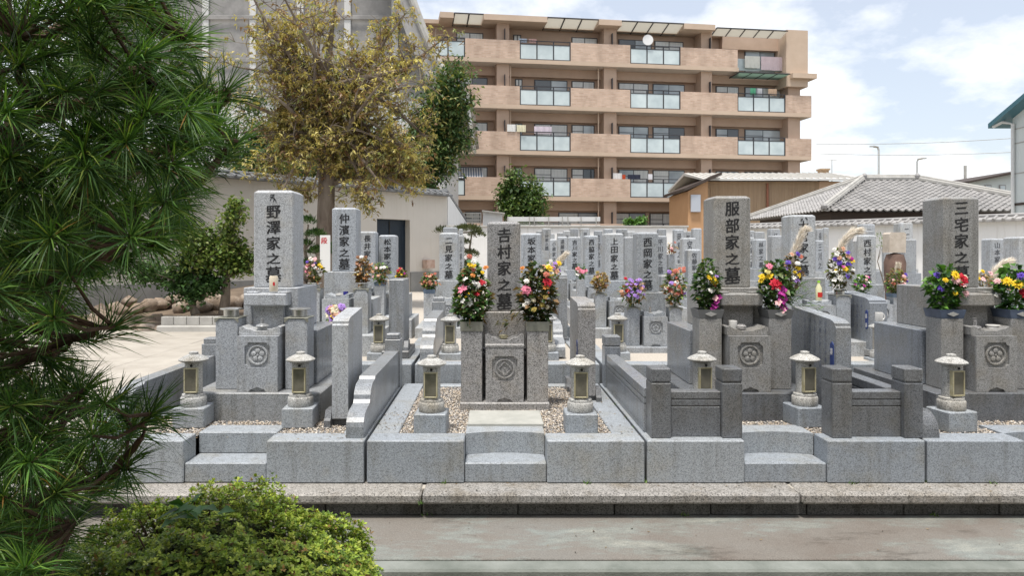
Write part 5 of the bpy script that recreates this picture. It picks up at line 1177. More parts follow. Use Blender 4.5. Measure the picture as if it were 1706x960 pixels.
# satellite dish and laundry
ds = thing('satellite_dish', 'round white satellite dish on a top floor balcony', 'satellite dish', AP(AU(1079), .05, 15.0))
MB().lathe([(.34, 0), (.30, .04), (.15, .09), (.001, .11)], 0, 0, 20, 'y', .25).build('dish', mat('dish_white', (.78, .78, .77), .4), ds, True, (0, 0, 0)); MB().tube([(0, .1, .25), (0, .2, -.15)], .03, 5).build('arm', M['frame'], ds, False, (0, 0, 0))
def laundry(lab, a, b, zt_, zb_, c, v=.06, folds=True):
    u0, u1 = AU(a, v), AU(b, v); n = 10; t = thing('laundry', lab, 'laundry', AP((u0+u1)/2, v, zb_), 'laundry on the balconies')
    mb = MB()
    for i in range(n+1):
        u = u0+(u1-u0)*i/n; dv = .03*math.sin(i*1.9)
        for z, k in ((zt_, .2), (zb_, 1)): mb.v.append(AP(u, v+dv*k, z)); mb.v.append(AP(u, v+dv*k-.02, z))
    for i in range(n):
        q = i*4; r = q+4; mb.f += [(q, r, r+2, q+2), (q+1, q+3, r+3, r+1), (q, q+1, r+1, r), (q+2, r+2, r+3, q+3)]
    mb.build('cloth', noisy('cloth', tuple(np.array(c)*.9), c, 4, .9, bump=0), t)
laundry('white sheet hanging on the recessed top floor balcony', 1241, 1266, 14.65, 13.85, (.74, .73, .66), -.5); laundry('pale pink towel beside the white sheet on the top floor', 1268, 1306, 14.65, 13.75, (.72, .58, .60), -.5)
laundry('green shirt on the fourth floor right balcony', 1250, 1259, 12.45, 12.0, (.15, .5, .3), -.2); laundry('white shirt on the fourth floor right balcony', 1262, 1270, 12.45, 12.0, (.7, .7, .72), -.2); laundry('peach towel on the fourth floor right balcony', 1280, 1294, 12.45, 12.0, (.7, .5, .35), -.2)
laundry('white towel left of the glass on the third floor', 845, 859, 9.6, 9.15, (.75, .75, .73), .06); laundry('cream towel next to the white one on the third floor', 861, 876, 9.58, 9.15, (.72, .68, .5), .06); laundry('pale lilac sheet above the third floor glass', 890, 919, 9.56, 9.1, (.62, .55, .62), -.15)
laundry('white shirt on the second floor rail', 1080, 1087, 6.65, 6.3, (.72, .72, .75), -.02); laundry('row of dark socks on the second floor rail', 1046, 1067, 6.6, 6.3, (.03, .035, .06), -.02); laundry('white cloth hanging left of the dark socks', 1020, 1036, 6.7, 6.3, (.7, .7, .7), -.25); laundry('red cloth scrap beside the dark socks', 1037, 1042, 6.6, 6.3, (.5, .08, .03), -.15)
laundry('pink towel behind the top floor left glass', 881, 894, 15.1, 14.85, (.7, .45, .4), -.3); laundry('pale blue towel at the top floor left glass', 865, 878, 15.1, 14.85, (.5, .56, .65), -.3)
aw = thing('striped_awning', 'blue and white striped awning on the second floor left balcony', 'awning', AP(AU(780), -.2, 6.0))
u0, u1 = AU(757, -.2), AU(808, -.2)
for j in range(24):
    ua = u0+(u1-u0)*j/24; ub = u0+(u1-u0)*(j+1)/24
    mb = MB(); mb.v = [AP(ua, -1.3, 7.0), AP(ub, -1.3, 7.0), AP(ub-.1, -.2, 6.25), AP(ua-.1, -.2, 6.25), AP(ua, -1.32, 6.98), AP(ub, -1.32, 6.98), AP(ub-.1, -.22, 6.23), AP(ua-.1, -.22, 6.23)]
    mb.f = [(0, 1, 2, 3), (7, 6, 5, 4)]+[(i, (i+1) % 4, 4+(i+1) % 4, 4+i) for i in range(4)]; mb.build('stripe', M['fence_white'] if j % 2 else M['vase_blue'], aw)

# ------------------------------------------------------------------ tan timber house, tiled hall, houses at the right
tw = thing('timber_house', 'tan board clad house with a pale metal roof right of the apartment block', 'house', (PX(1290, 37), 37, .15))
def boards():
    m = noisy('tan_boards', (.37, .26, .165), (.45, .325, .21), 1.2, .7, 4, stretch=(6, 6, .4), bump=0, rnd=False); return m
M['boards'] = boards(); M['metal_roof'] = noisy('pale_metal_roof', (.55, .54, .51), (.66, .65, .62), 1.5, .45, bump=0)
Yh = 37
x0, x1 = PX(1172, Yh), PX(1432, Yh); z0 = PZ(302, Yh)
MB().box(x0, x1, Yh, Yh+6, .14, z0, .01).build('wall', M['boards'], tw)
for i in range(44):
    x = x0+.1+i*(x1-x0)*.72/44; MB().box(x, x+.035, Yh-.02, Yh-.001, 3.0, z0-.35, 0).build('batten', M['boards'], tw)
MB().box(x0+(x1-x0)*.74, x1, Yh-.03, Yh-.002, .2, z0-.02, .004).build('plain_panel', noisy('peach_panel', (.58, .40, .27), (.62, .44, .30), 1, .7, bump=0), tw)
MB().box(x0+3.2, x0+3.3, Yh-.15, Yh-.05, 2, z0-.1, .02).build('downpipe', noisy('brown_pipe', (.30, .12, .07), (.36, .16, .1), 2, .5), tw)
rf = MB().prism([(Yh-.6, z0-.02), (Yh-.6, z0+.08), (Yh+3, z0+.75), (Yh+6.6, z0+.08), (Yh+6.6, z0-.02), (Yh+3, z0+.6)], 0, x0-.2, x1+.3).build('roof', M['metal_roof'], tw)
for i in range(24): 
    x = x0+i*(x1-x0)/24; MB().quad((x, Yh-.6, z0+.085), (x+.04, Yh-.6, z0+.085), (x+.04, Yh+3, z0+.76), (x, Yh+3, z0+.76)).quad((x, Yh-.6, z0+.085), (x, Yh-.6, z0+.13), (x, Yh+3, z0+.80), (x, Yh+3, z0+.76)).build('roof_seam', M['metal_roof'], rf)
wx = PX(1148, 36)
MB().prism([(wx, .14), (x0-.01, .14), (x0-.01, PZ(300, 36)), (wx, PZ(318, 36))], 1, 36.2, 40).build('side_wing', noisy('wing_board', (.46, .27, .14), (.52, .31, .17), 1, .7, bump=0), tw)
MB().prism([(wx-.25, PZ(319, 36)), (x0+.6, PZ(300, 36)+.25), (x0+.6, PZ(300, 36)+.4), (wx-.25, PZ(318, 36)+.12)], 1, 35.9, 40.2).build('wing_roof', M['wood_dark'], tw)
MB().box(PX(1150, 36.2), PX(1166, 36.2), 36.05, 36.19, PZ(353, 36), PZ(324, 36), .01).build('shutter', mat('pale_shutter', (.5, .53, .58), .4, .2), tw)
# tiled hall roof
tr = thing('tiled_hall', 'low hall with a broad grey tiled hip roof behind the right wall', 'building', (16.5, 30, .15))
ez, rz_ = 3.12, 4.62
cA, cB, cC, cD = (12.0, 26.0), (21.4, 26.0), (21.4, 34.0), (12.0, 34.0); r0, r1 = (15.5, 30.0), (17.7, 30.0)
MB().box(12.5, 20.9, 26.5, 33.5, .14, ez-.02, .01).build('wall', M['wood_dark'], tr)
def tile_face(a, b, r_a, r_b, name):
    a3, b3, c3, d3 = Vector((*a, ez)), Vector((*b, ez)), Vector((*r_b, rz_)), Vector((*r_a, rz_))
    eu = (b3-a3).normalized(); Lu = (b3-a3).length
    nrm_ = eu.cross(d3-a3).normalized()
    if nrm_.z < 0: nrm_ = -nrm_
    ev = nrm_.cross(eu).normalized()
    if ev.z < 0: ev = -ev
    H = (d3-a3).dot(ev); sa = (d3-a3).dot(eu); sb = (c3-a3).dot(eu)
    tw_, tl = .27, .235; V, Fc = [], []
    nr = int(H/tl)+1
    for j in range(nr):
        v0 = j*tl; f = min(v0/H, 1); ua = sa*f; ub = Lu+(sb-Lu)*f
        k0 = int(math.floor(ua/tw_)); k1 = int(math.ceil(ub/tw_))
        for k in range(k0, k1):
            u0 = max(k*tw_, ua-.05); u1 = min((k+1)*tw_, ub+.05)
            if u1-u0 < .06: continue
            b_ = len(V); jz = random.uniform(-.006, .006)
            for vv, lift in ((v0-.02, .055), (min(v0+tl, H+.02), .018)):
                for q, hh in ((0, .035), (.22, .0), (.5, -.022), (.78, -.002), (.9, .05), (1, .035)):
                    p = a3+eu*(u0+(u1-u0)*q)+ev*vv+nrm_*(hh+lift+jz); V.append(tuple(p))
            for q in range(5): Fc.append((b_+q, b_+q+1, b_+7+q, b_+6+q))
            for q in range(5): pass
            e_ = len(V)
            for q in range(6): V.append(tuple(Vector(V[b_+q])-nrm_*.045))
            for q in range(5): Fc.append((b_+q, e_+q, e_+q+1, b_+q+1))
    mb = MB(); mb.v = V; mb.f = Fc
    o = mb.build(name, M['tile_grey'], tr); o['kind'] = 'stuff'
    MB().quad(tuple(a3), tuple(b3), tuple(c3), tuple(d3)).build('roof_deck', M['tile_dark'], tr)
tile_face(cA, cB, r0, r1, 'roof_tiles'); tile_face(cD, cA, r0, r0, 'roof_tiles')
MB().quad((*cB, ez), (*cC, ez), (*r1, rz_)).quad((*cC, ez), (*cD, ez), (*r0, rz_), (*r1, rz_)).build('rear_roof', M['tile_dark'], tr)
for a, b in ((cA, r0), (cD, r0), (cB, r1), (r0, r1)):
    za = ez+.1 if a != r0 else rz_+.1
    MB().tube([(a[0], a[1], za), (b[0], b[1], rz_+.1)], .11, 8).tube([(a[0], a[1], za+.09), (b[0], b[1], rz_+.2)], .07, 8).build('ridge', M['concrete'], tr)
for (x, y), z in ((cA, ez+.18), (r0, rz_+.2), (r1, rz_+.2)):
    MB().lathe([(.08, -.1), (.11, 0), (.08, .06), (.03, .1), (.001, .11)], x, y-.1, 8, 'z', z).build('ridge_ornament', M['tile_grey'], tr)
# right house with teal eave: we look at its left end wall
rh = thing('teal_eaved_house', 'pale grey house with a teal eave cut by the right edge', 'house', (17.5, 19.5, .15))
M['pale_siding'] = noisy('pale_siding', (.58, .63, .62), (.64, .68, .67), 1, .6, bump=0, rnd=False); M['teal'] = mat('teal_metal', (.06, .16, .20), .4)
hx = PX(1687, 21.2); he = PZ(196, 21.2); hr = he+1.75
MB().prism([(17.2, .14), (21.2, .14), (21.2, he), (19.2, he+.8), (17.2, he)], 0, hx, hx+6).build('wall', M['pale_siding'], rh)
for s_ in (-1, 1):
    ya, yb = 19.2+s_*2.5, 19.2
    MB().prism([(ya, he-.23), (ya, he-.09), (yb, he+.94), (yb, he+.80)], 0, hx-.38, hx+6.4).build('roof', M['teal'], rh)
for z in (PZ(216, 21.2), PZ(240, 21.2), PZ(290, 21.2)): MB().box(hx-.012, hx-.001, 17.25, 21.15, z-.015, z+.015, 0).build('siding_joint', M['concrete'], rh)
MB().box(hx-.03, hx-.0125, 17.22, 21.19, PZ(343, 21.2), PZ(339, 21.2), 0).build('brown_band', M['wood_dark'], rh)
MB().tube([(hx-.07, 21.1, .2), (hx-.07, 21.1, he-.2), (hx-.2, 21.35, he-.1), (hx-.3, 21.6, he-.2)], .05, 6).build('downpipe', M['fence_white'], rh)
fh = thing('far_house', 'distant grey house with a low dark roof near the right edge', 'house', (PX(1650, 48), 48, .15)); Yf = 48
MB().prism([(PX(1614, Yf), .14), (PX(1700, Yf), .14), (PX(1700, Yf), PZ(285, Yf)), (PX(1614, Yf), PZ(304, Yf))], 1, Yf, Yf+8).build('wall', M['pale_siding'], fh)
MB().prism([(PX(1605, Yf), PZ(306, Yf)), (PX(1605, Yf), PZ(303, Yf)), (PX(1700, Yf), PZ(283, Yf)), (PX(1700, Yf), PZ(287, Yf))], 1, Yf-.6, Yf+8).build('roof', M['wood_dark'], fh)
for a in (1640, 1664):
    o = MB().box(PX(a, Yf), PX(a+11, Yf), Yf-.06, Yf-.002, PZ(321, Yf), PZ(308, Yf), .01).build('window', M['frame_al'], fh); MB().box(PX(a+1.5, Yf), PX(a+9.5, Yf), Yf-.075, Yf-.061, PZ(319.5, Yf), PZ(309.5, Yf), 0).build('pane', M['win'], o)
# street lights, pole, wires, antenna
def lamp(px, top, lab, sgn, Y=70):
    t = thing('street_lamp', lab, 'street lamp', (PX(px, Y), Y, -.1), 'street lamps beyond the roofs'); x = PX(px, Y); z = PZ(top, Y); s = Y/F
    MB().tube([(x, Y, -.1), (x, Y, z-6*s), (x-sgn*1.5*s, Y, z-1*s), (x-sgn*9*s, Y, z+.5*s)], .11, 6).build('pole', M['steel'], t)
    MB().box(x-sgn*15*s, x-sgn*8*s, Y-.15, Y+.15, z-.6*s, z+1.4*s, .03).build('lamp_head', M['steel'], t)
lamp(1464, 244, 'street lamp with its arm to the left above the tiled hall', 1); lamp(1528, 264, 'street lamp with its arm to the right above the tiled hall', -1)
t = thing('utility_pole', 'thin utility pole left of the distant grey house', 'pole', (PX(1608, 60), 60, -.1)); MB().tube([(PX(1608, 60), 60, -.1), (PX(1608, 60), 60, PZ(276, 60))], .13, 6).build('pole', M['concrete'], t)
for i, (ya, yb) in enumerate(((240, 228), (256, 252), (298, 305))):
    w_ = MB().tube([(PX(1360+k*40, 65), 65, PZ(ya+(yb-ya)*k/9+4*math.sin(k/9*math.pi), 65)) for k in range(10)], .025, 4).build('overhead_wire', M['concrete']); tag(w_, 'thin overhead wire crossing the sky at the right, %s from the top' % NTH[i], 'wire', 'overhead wires')
t = thing('tv_antenna', 'thin television antenna above the tan timber house', 'antenna', (PX(1386, 40), 40, 5)); MB().tube([(PX(1386, 40), 40, 5.2), (PX(1386, 40), 40, PZ(266, 40))], .03, 4).build('mast', M['steel'], t); MB().tube([(PX(1374, 40), 40, PZ(267, 40)), (PX(1394, 40), 40, PZ(267, 40))], .02, 4).build('boom', M['steel'], t)
t = thing('chimney', 'small brown chimney stack on the tan house roof', 'chimney', (PX(1377, 40), 40.2, 5)); MB().box(PX(1370, 40), PX(1384, 40), 40.2, 40.6, 4.5, PZ(283, 40), .01).box(PX(1369, 40), PX(1385, 40), 40.1, 40.7, PZ(283, 40)+.001, PZ(280, 40), .01).build('stack', M['boards'], t)

# ------------------------------------------------------------------ left yard: paving, low concrete wall, rockery
M['paving'] = noisy('pale_paving', (.33, .30, .26), (.43, .40, .35), 2, .85, rnd=False)
pv = bpy.data.objects.new('paving', None); col.objects.link(pv); pv.location = (-5, 10, .15); tag(pv, kind='structure')
for i in range(6):
    for j in range(7): MB().box(-9.2+i*1.1, -8.11+i*1.1, 6.0+j*1.1, 7.09+j*1.1, .14, .168+random.uniform(-.002, .002), .006).build('paving_slab', M['paving'], pv)
lw = thing('low_concrete_wall', 'low weathered concrete wall in front of the rockery', 'low wall', (PX(310, 13.4), 13.4, .15))
for i in range(7): MB().box(PX(268, 13.4)+i*.24, PX(268, 13.4)+i*.24+.232, 13.4, 13.55, .28, PZ(528, 13.4), .01).build('slab', M['concrete'], lw)
MB().box(PX(262, 13.3), PX(440, 13.3), 13.25, 13.6, .14, .279, .02).build('footing', M['concrete'], lw)
rk = thing('rockery', 'pile of rounded brown rocks along the beige wall at the left', 'rockery', (PX(230, 14), 14, .15))
def rock(x, y, z, r, parent, m='rock'):
    bm = bmesh.new(); bmesh.ops.create_icosphere(bm, subdivisions=2, radius=1)
    sx, sy, sz = r*random.uniform(.9, 1.3), r*random.uniform(.8, 1.1), r*random.uniform(.65, .9); ph = [random.uniform(0, 6) for _ in range(6)]
    for v in bm.verts:
        c = v.co; k = 1+.17*math.sin(3*c.x+ph[0])+.15*math.sin(3.3*c.y+ph[1])+.13*math.sin(4*c.z+ph[2])+.09*math.sin(7*c.x+5*c.y+ph[3])+.06*math.sin(11*c.z+9*c.x+ph[4])
        v.co = Vector((c.x*sx*k, c.y*sy*k, c.z*sz*k))
    me = bpy.data.meshes.new('rock'); bm.to_mesh(me); bm.free(); me.shade_smooth(); me.materials.append(M[m])
    o = bpy.data.objects.new('rock', me); col.objects.link(o); o.parent = parent; o.location = Vector((x, y, z))-Vector(parent.location)
for px, py, s in ((172, 540, 24), (196, 520, 17), (205, 548, 20), (228, 516, 15), (234, 535, 19), (252, 512, 17), (262, 532, 14), (270, 508, 14), (215, 503, 13), (186, 505, 14), (246, 551, 18), (270, 552, 15), (158, 515, 18), (300, 515, 15), (318, 508, 20), (340, 512, 17), (362, 505, 16), (388, 508, 16), (410, 502, 15), (335, 493, 12), (290, 500, 14), (150, 548, 20), (430, 500, 14), (512, 462, 16), (528, 470, 14), (500, 475, 14)):
    Y = 14.2-(py-530)*.03; rock(PX(px, Y), Y, PZ(py, Y), s*Y/F, rk)
MB().prism([(13.62, .14), (17.5, .14), (17.5, .9), (14.8, .45), (13.62, .26)], 0, -9, -2.6).build('mound', noisy('mound_soil', (.13, .10, .075), (.2, .155, .115), 3, .95, rnd=False), rk)
# ------------------------------------------------------------------ trees
M['bark'] = noisy('bark', (.10, .08, .06), (.20, .165, .13), 9, .95, 6, stretch=(1, 1, .25), bump=.8, bscale=20)
M['bark_grey'] = noisy('grey_bark', (.15, .125, .10), (.27, .235, .195), 6, .95, 6, stretch=(1, 1, .3), bump=.7, bscale=16)
M['bark_twig'] = noisy('twig_bark', (.12, .09, .07), (.25, .21, .17), 6, .95, 6, stretch=(1, 1, .3), bump=.7, bscale=16)
M['foliage'] = leafmat('foliage', .3)
def bez(a, b, c, n=6): return [a.lerp(b, t).lerp(b.lerp(c, t), t) for t in [i/(n-1) for i in range(n)]]
def tree(label, name, base, crowns, tr, fork, pal, n_leaf, leaf, bark, n_limb=9, n_sub=6, n_twig=4, spread=.12, group=None, twr=.006, shell=.55, width=.3, lean=(0, 0), limb_r=.4, cl=1):
    t = thing(name, label, 'tree', base, group); B = Vector(base); rn = random.Random(int(abs(base[0])*1000)+n_leaf)
    cen = Vector(crowns[0][:3]); top = Vector((cen.x+lean[0], cen.y+lean[1], cen.z+crowns[0][5]*.5))
    fk = Vector((B.x+(cen.x-B.x)*.3, B.y+(cen.y-B.y)*.3, fork))
    tk = MB(); trunk = [B, B.lerp(fk, .5)+Vector((rn.uniform(-.05, .05), 0, 0)), fk, fk.lerp(top, .5)+Vector((rn.uniform(-.2, .2), rn.uniform(-.2, .2), 0)), top]
    tk.tube([tuple(p) for p in trunk], [tr*1.25, tr, tr*.9, tr*.45, tr*.12], 10); tk.build('trunk', bark, t, True)
    ends = []
    for i in range(n_limb):
        cr = crowns[i % len(crowns)]; c = Vector(cr[:3])
        u = Vector((rn.gauss(0, 1), rn.gauss(0, 1), rn.gauss(0, .8))).normalized(); tgt = c+Vector((u.x*cr[3], u.y*cr[4], u.z*cr[5]))*rn.uniform(.55, .85)
        s = fk.lerp(top, rn.uniform(0, .45)) if rn.random() < .7 else B.lerp(fk, rn.uniform(.75, 1))
        mid = s.lerp(tgt, .5)+Vector((rn.uniform(-.1, .1), rn.uniform(-.1, .1), rn.uniform(-.05, .25)))*(tgt-s).length
        lp = bez(s, mid, tgt, 7); lm = MB(); r0 = tr*limb_r*rn.uniform(.7, 1.1)
        lm.tube([tuple(p) for p in lp], [r0*(1-.8*k/6) for k in range(7)], 6)
        for j in range(n_sub):
            k = rn.randint(2, 6); s2 = lp[k]; u = Vector((rn.gauss(0, 1), rn.gauss(0, 1), rn.gauss(.2, .8))).normalized()
            e2 = s2+Vector((u.x*cr[3], u.y*cr[4], u.z*cr[5]))*rn.uniform(.25, .5)
            l2 = bez(s2, s2.lerp(e2, .5)+Vector((0, 0, rn.uniform(-.05, .12)*cr[5])), e2, 5); r2 = max(r0*(1-.8*k/6)*.6, twr*1.4)
            lm.tube([tuple(p) for p in l2], [r2*(1-.7*q/4) for q in range(5)], 5)
            for m_ in range(n_twig):
                s3 = l2[rn.randint(1, 4)]; u = Vector((rn.gauss(0, 1), rn.gauss(0, 1), rn.gauss(.3, .8))).normalized(); e3 = s3+Vector((u.x*cr[3], u.y*cr[4], u.z*cr[5]))*rn.uniform(.10, .24)
                lm.tube([tuple(s3), tuple(s3.lerp(e3, .5)+Vector((0, 0, .02))), tuple(e3)], [twr, twr*.8, twr*.4], 4); ends.append(e3); ends.append(s3.lerp(e3, .55))
        lm.build('limb', bark, t)
    E = np.array([tuple(e) for e in ends]); idx = rng.integers(0, len(E), n_leaf)
    P = E[idx]+rng.normal(0, spread, (n_leaf, 3))
    pal = np.array(pal); ci = rng.integers(0, len(pal), len(E)); C = np.where(rng.random((n_leaf, 1)) < .6, pal[ci[idx]], pal[rng.integers(0, len(pal), n_leaf)])*rng.uniform(.75, 1.25, (n_leaf, 1))
    if cl > 1:      # leaves sit in drooping sprays
        n_leaf *= cl; P = np.repeat(P, cl, 0)+rng.normal(0, leaf*.12, (n_leaf, 3)); C = np.repeat(C, cl, 0)*rng.uniform(.85, 1.15, (n_leaf, 1))
    D = unit(rng.normal(0, 1, (n_leaf, 3))*np.array([1, 1, .6])+np.array([0, 0, -.25])); L = leaf*rng.uniform(.6, 1.35, n_leaf)
    V, Fc, Cc = leaf_arrays(P-B[:], D, L, L*width*rng.uniform(.8, 1.2, n_leaf), C, .2)
    o = link('foliage', np_mesh('foliage', V, Fc, Cc), M['foliage'], t); o['kind'] = 'stuff'
    return t
def crown(px, py, Y, rx, rz, ry=None): s = Y/F; return (PX(px, Y), Y, PZ(py, Y), rx*s, ry or rx*s*.8, rz*s)
YEL = [(.54, .46, .17), (.47, .39, .14), (.60, .53, .23), (.38, .29, .13), (.28, .17, .10), (.28, .30, .12), (.50, .41, .14)]
Yy = 15.0
tree('tall tree with sparse yellow autumn leaves before the storehouse', 'autumn_tree', (PX(541, Yy), Yy, .3), [crown(560, 90, Yy, 190, 190), crown(455, 60, Yy, 110, 130), crown(430, 130, Yy, 90, 120), crown(665, 220, Yy, 115, 105), crown(660, 90, Yy, 110, 110), crown(600, 290, Yy, 150, 70), crown(440, 190, Yy, 90, 140), crown(700, 270, Yy, 80, 80), crown(500, 310, Yy, 90, 60), crown(640, 320, Yy, 90, 50)], .18, PZ(235, Yy), YEL, 8200, .092, M['bark_twig'], 50, 9, 7, .09, twr=.008, width=.17, limb_r=.45, cl=6)
DKG = [(.06, .12, .045), (.10, .17, .06), (.04, .085, .03), (.17, .23, .09), (.26, .24, .08)]
Ye = 24.5
tree('dense dark evergreen tree between the autumn tree and the apartment block', 'evergreen_tree', (PX(690, Ye), Ye, .3), [crown(730, 190, Ye, 58, 80), crown(690, 280, Ye, 80, 55), crown(752, 145, Ye, 38, 40), crown(620, 290, Ye, 80, 45), crown(560, 225, Ye, 90, 60), crown(735, 250, Ye, 45, 60)], .16, PZ(330, Ye), DKG, 30000, .17, M['bark'], 26, 8, 5, .22, width=.22)
Ye = 20.5
tree('dark evergreen shrub mass behind the pale headstones at the left', 'evergreen_tree', (PX(470, Ye), Ye, .3), [crown(450, 270, Ye, 80, 60), crown(400, 230, Ye, 60, 80), crown(520, 280, Ye, 80, 45), crown(620, 285, Ye, 80, 40)], .1, PZ(330, Ye), DKG, 16000, .13, M['bark'], 22, 7, 5, .16, width=.24)
MID = [(.07, .13, .035), (.10, .17, .045), (.045, .09, .025), (.15, .20, .06)]
tree('round green tree in front of the second floor balconies', 'broadleaf_tree', (PX(868, 34), 34, .1), [crown(868, 325, 34, 40, 34), crown(855, 335, 34, 30, 25), crown(885, 340, 34, 28, 22)], .12, PZ(385, 34), MID, 12000, .19, M['bark'], 14, 7, 5, .2, width=.3)
tree('small light green bush above the white back wall', 'garden_bush', (PX(1060, 26), 26, .1), [crown(1060, 370, 26, 15, 14)], .05, PZ(400, 26), [(.10, .22, .05), (.14, .28, .06), (.07, .16, .04)], 3000, .11, M['bark'], 8, 5, 4, .06, width=.35)
tree('maple like tree with a pale trunk left of the leftmost headstone', 'maple_tree', (PX(373, 13.8), 13.8, .45), [crown(385, 380, 13.8, 50, 45), crown(350, 420, 13.8, 50, 35), crown(400, 430, 13.8, 30, 30), crown(300, 400, 13.8, 60, 60)], .085, PZ(462, 13.8), [(.12, .19, .045), (.18, .25, .06), (.08, .14, .035), (.24, .28, .08)], 6500, .075, M['bark'], 18, 7, 5, .08, width=.42)
tree('low dark leafed tree with two slanting trunks above the rocks', 'garden_tree', (PX(326, 13.7), 13.7, .45), [crown(315, 460, 13.7, 42, 32), crown(345, 470, 13.7, 28, 22), crown(250, 450, 13.7, 60, 40)], .07, PZ(495, 13.7), [(.06, .13, .04), (.09, .17, .05), (.045, .09, .03)], 5500, .075, M['bark'], 14, 6, 5, .07, width=.42)
# clipped cloud pines
def cloud_pine(label, base, pads, tr, pal, n=1500, leaf=.05):
    t = thing('clipped_pine', label, 'tree', base); B = Vector(base)
    topz = max(p[2] for p in pads); tk = MB(); path = [B, B+Vector((.06, 0, (topz-B.z)*.4)), B+Vector((-.05, 0, (topz-B.z)*.7)), Vector((B.x+.02, B.y, topz-.05))]
    tk.tube([tuple(p) for p in path], [tr, tr*.8, tr*.55, tr*.3], 8); tk.build('trunk', M['bark'], t, True)
    for (x, y, z, rx, rz) in pads:
        s = min(path, key=lambda p: abs(p.z-(z-.15))); MB().tube([tuple(s), ((s.x+x)/2, (s.y+y)/2, (s.z+z)/2-.03), (x, y, z-rz*.5)], [tr*.4, tr*.3, tr*.15], 6).build('limb', M['bark'], t)
        k = int(n*(rx/.4)**2); u = unit(rng.normal(0, 1, (k, 3))); u[:, 2] = np.abs(u[:, 2])*1.0-.25; r_ = rng.uniform(.55, 1, (k, 1))**.6
        P = np.array([x, y, z])+u*r_*np.array([rx, rx*.8, rz])+rng.normal(0, .015, (k, 3)); D = unit(u+np.array([0, 0, .8])+rng.normal(0, .4, (k, 3)))
        pl_ = np.array(pal); C = pl_[rng.integers(0, len(pl_), k)]*rng.uniform(.7, 1.3, (k, 1)); L = leaf*rng.uniform(.7, 1.3, k)
        V, Fc, Cc = leaf_arrays(P-B[:], D, L, L*.13, C, 0); link('foliage_pad', np_mesh('foliage_pad', V, Fc, Cc), M['foliage'], t)
Yk = 13.2
cloud_pine('clipped pine with layered pads right of the leftmost headstone', (PX(512, Yk), Yk, .5), [(PX(a, Yk), Yk, PZ(b, Yk), c*Yk/F, d_*Yk/F) for a, b, c, d_ in ((512, 370, 14, 10), (525, 392, 17, 10), (508, 408, 12, 9), (533, 420, 20, 11), (508, 440, 13, 9), (548, 412, 10, 7))], .05, [(.04, .09, .025), (.06, .12, .03), (.03, .06, .02)], 2600, .06)
Yk = 16.5
cloud_pine('small clipped pine with wide greyish pads before the white back wall', (PX(785, Yk), Yk, .4), [(PX(a, Yk), Yk, PZ(b, Yk), c*Yk/F, d_*Yk/F) for a, b, c, d_ in ((778, 383, 24, 8), (738, 386, 13, 8), (795, 392, 14, 8), (770, 405, 14, 7), (782, 425, 16, 10), (775, 445, 20, 12))], .05, [(.10, .12, .06), (.15, .16, .09), (.07, .09, .04)], 1500, .07)
cloud_pine('tiny green sprig growing behind the tagged headstone', (PX(1467, 12), 12, .6), [(PX(1467, 12), 12, PZ(398, 12), .07, .09), (PX(1469, 12), 12, PZ(410, 12), .07, .08)], .012, FRESH, 900, .05)

# ------------------------------------------------------------------ foreground umbrella pine
def bound(y):
    ys = [-200, 0, 60, 110, 150, 220, 260, 290, 320, 360, 400, 440, 470, 500, 540, 570, 600, 640, 660, 700, 760, 800, 840, 900, 1000]
    xs = [330, 365, 365, 400, 415, 452, 452, 435, 410, 375, 345, 300, 200, 185, 245, 240, 195, 180, 295, 312, 310, 290, 175, 170, 170]
    return float(np.interp(y, ys, xs))
def P3(px, py, Y): return Vector((PX(px, Y), Y, PZ(py, Y)))
M['needle'] = leafmat('needle', .3, .45, spec=.3); M['pine_bark'] = noisy('pine_bark', (.05, .032, .022), (.12, .075, .05), 14, .95, 5, stretch=(1, 1, .5), bump=.7, bscale=50)
pine = thing('umbrella_pine', 'large dark pine with long needles filling the left foreground', 'tree', (PX(-200, 2.3), 2.3, -.135))
MB().tube([(PX(-200, 2.3), 2.3, -.135), (PX(-190, 2.3), 2.32, .7), (PX(-210, 2.3), 2.3, 1.7), (PX(-190, 2.3), 2.3, 2.6), (PX(-180, 2.3), 2.3, 3.4)], [.085, .075, .07, .05, .02], 12).build('trunk', M['pine_bark'], pine, True)
limbs = [[(-200, 300, 2.3), (40, 205, 2.15), (160, 160, 2.05), (240, 110, 1.95), (310, 60, 1.9)], [(-200, 470, 2.3), (40, 400, 2.15), (150, 300, 2.0), (215, 215, 1.9), (258, 140, 1.85)],
         [(-200, 520, 2.3), (90, 380, 2.2), (190, 280, 2.1), (300, 240, 2.05), (365, 180, 2.0), (380, 150, 2.0)], [(-200, 560, 2.3), (120, 430, 2.2), (250, 335, 2.15), (335, 300, 2.1), (365, 258, 2.05), (395, 235, 2.0)],
         [(-200, 610, 2.3), (30, 490, 2.05), (150, 440, 1.95), (225, 400, 1.9)], [(-200, 690, 2.3), (50, 600, 2.0), (130, 560, 1.9), (190, 545, 1.85)], [(-200, 800, 2.3), (20, 720, 2.0), (90, 690, 1.9), (140, 650, 1.85)],
         [(-200, 930, 2.3), (40, 850, 2.05), (120, 815, 1.95), (190, 790, 1.9), (228, 735, 1.88), (255, 690, 1.86)], [(-200, 1000, 2.3), (20, 930, 2.0), (100, 900, 1.9), (125, 870, 1.88)], [(-200, 150, 2.3), (60, 60, 2.1), (180, 30, 2.0), (300, -20, 1.95)], [(-200, 380, 2.3), (0, 300, 1.95), (40, 180, 1.8), (30, 60, 1.75)]]
LPTS = []
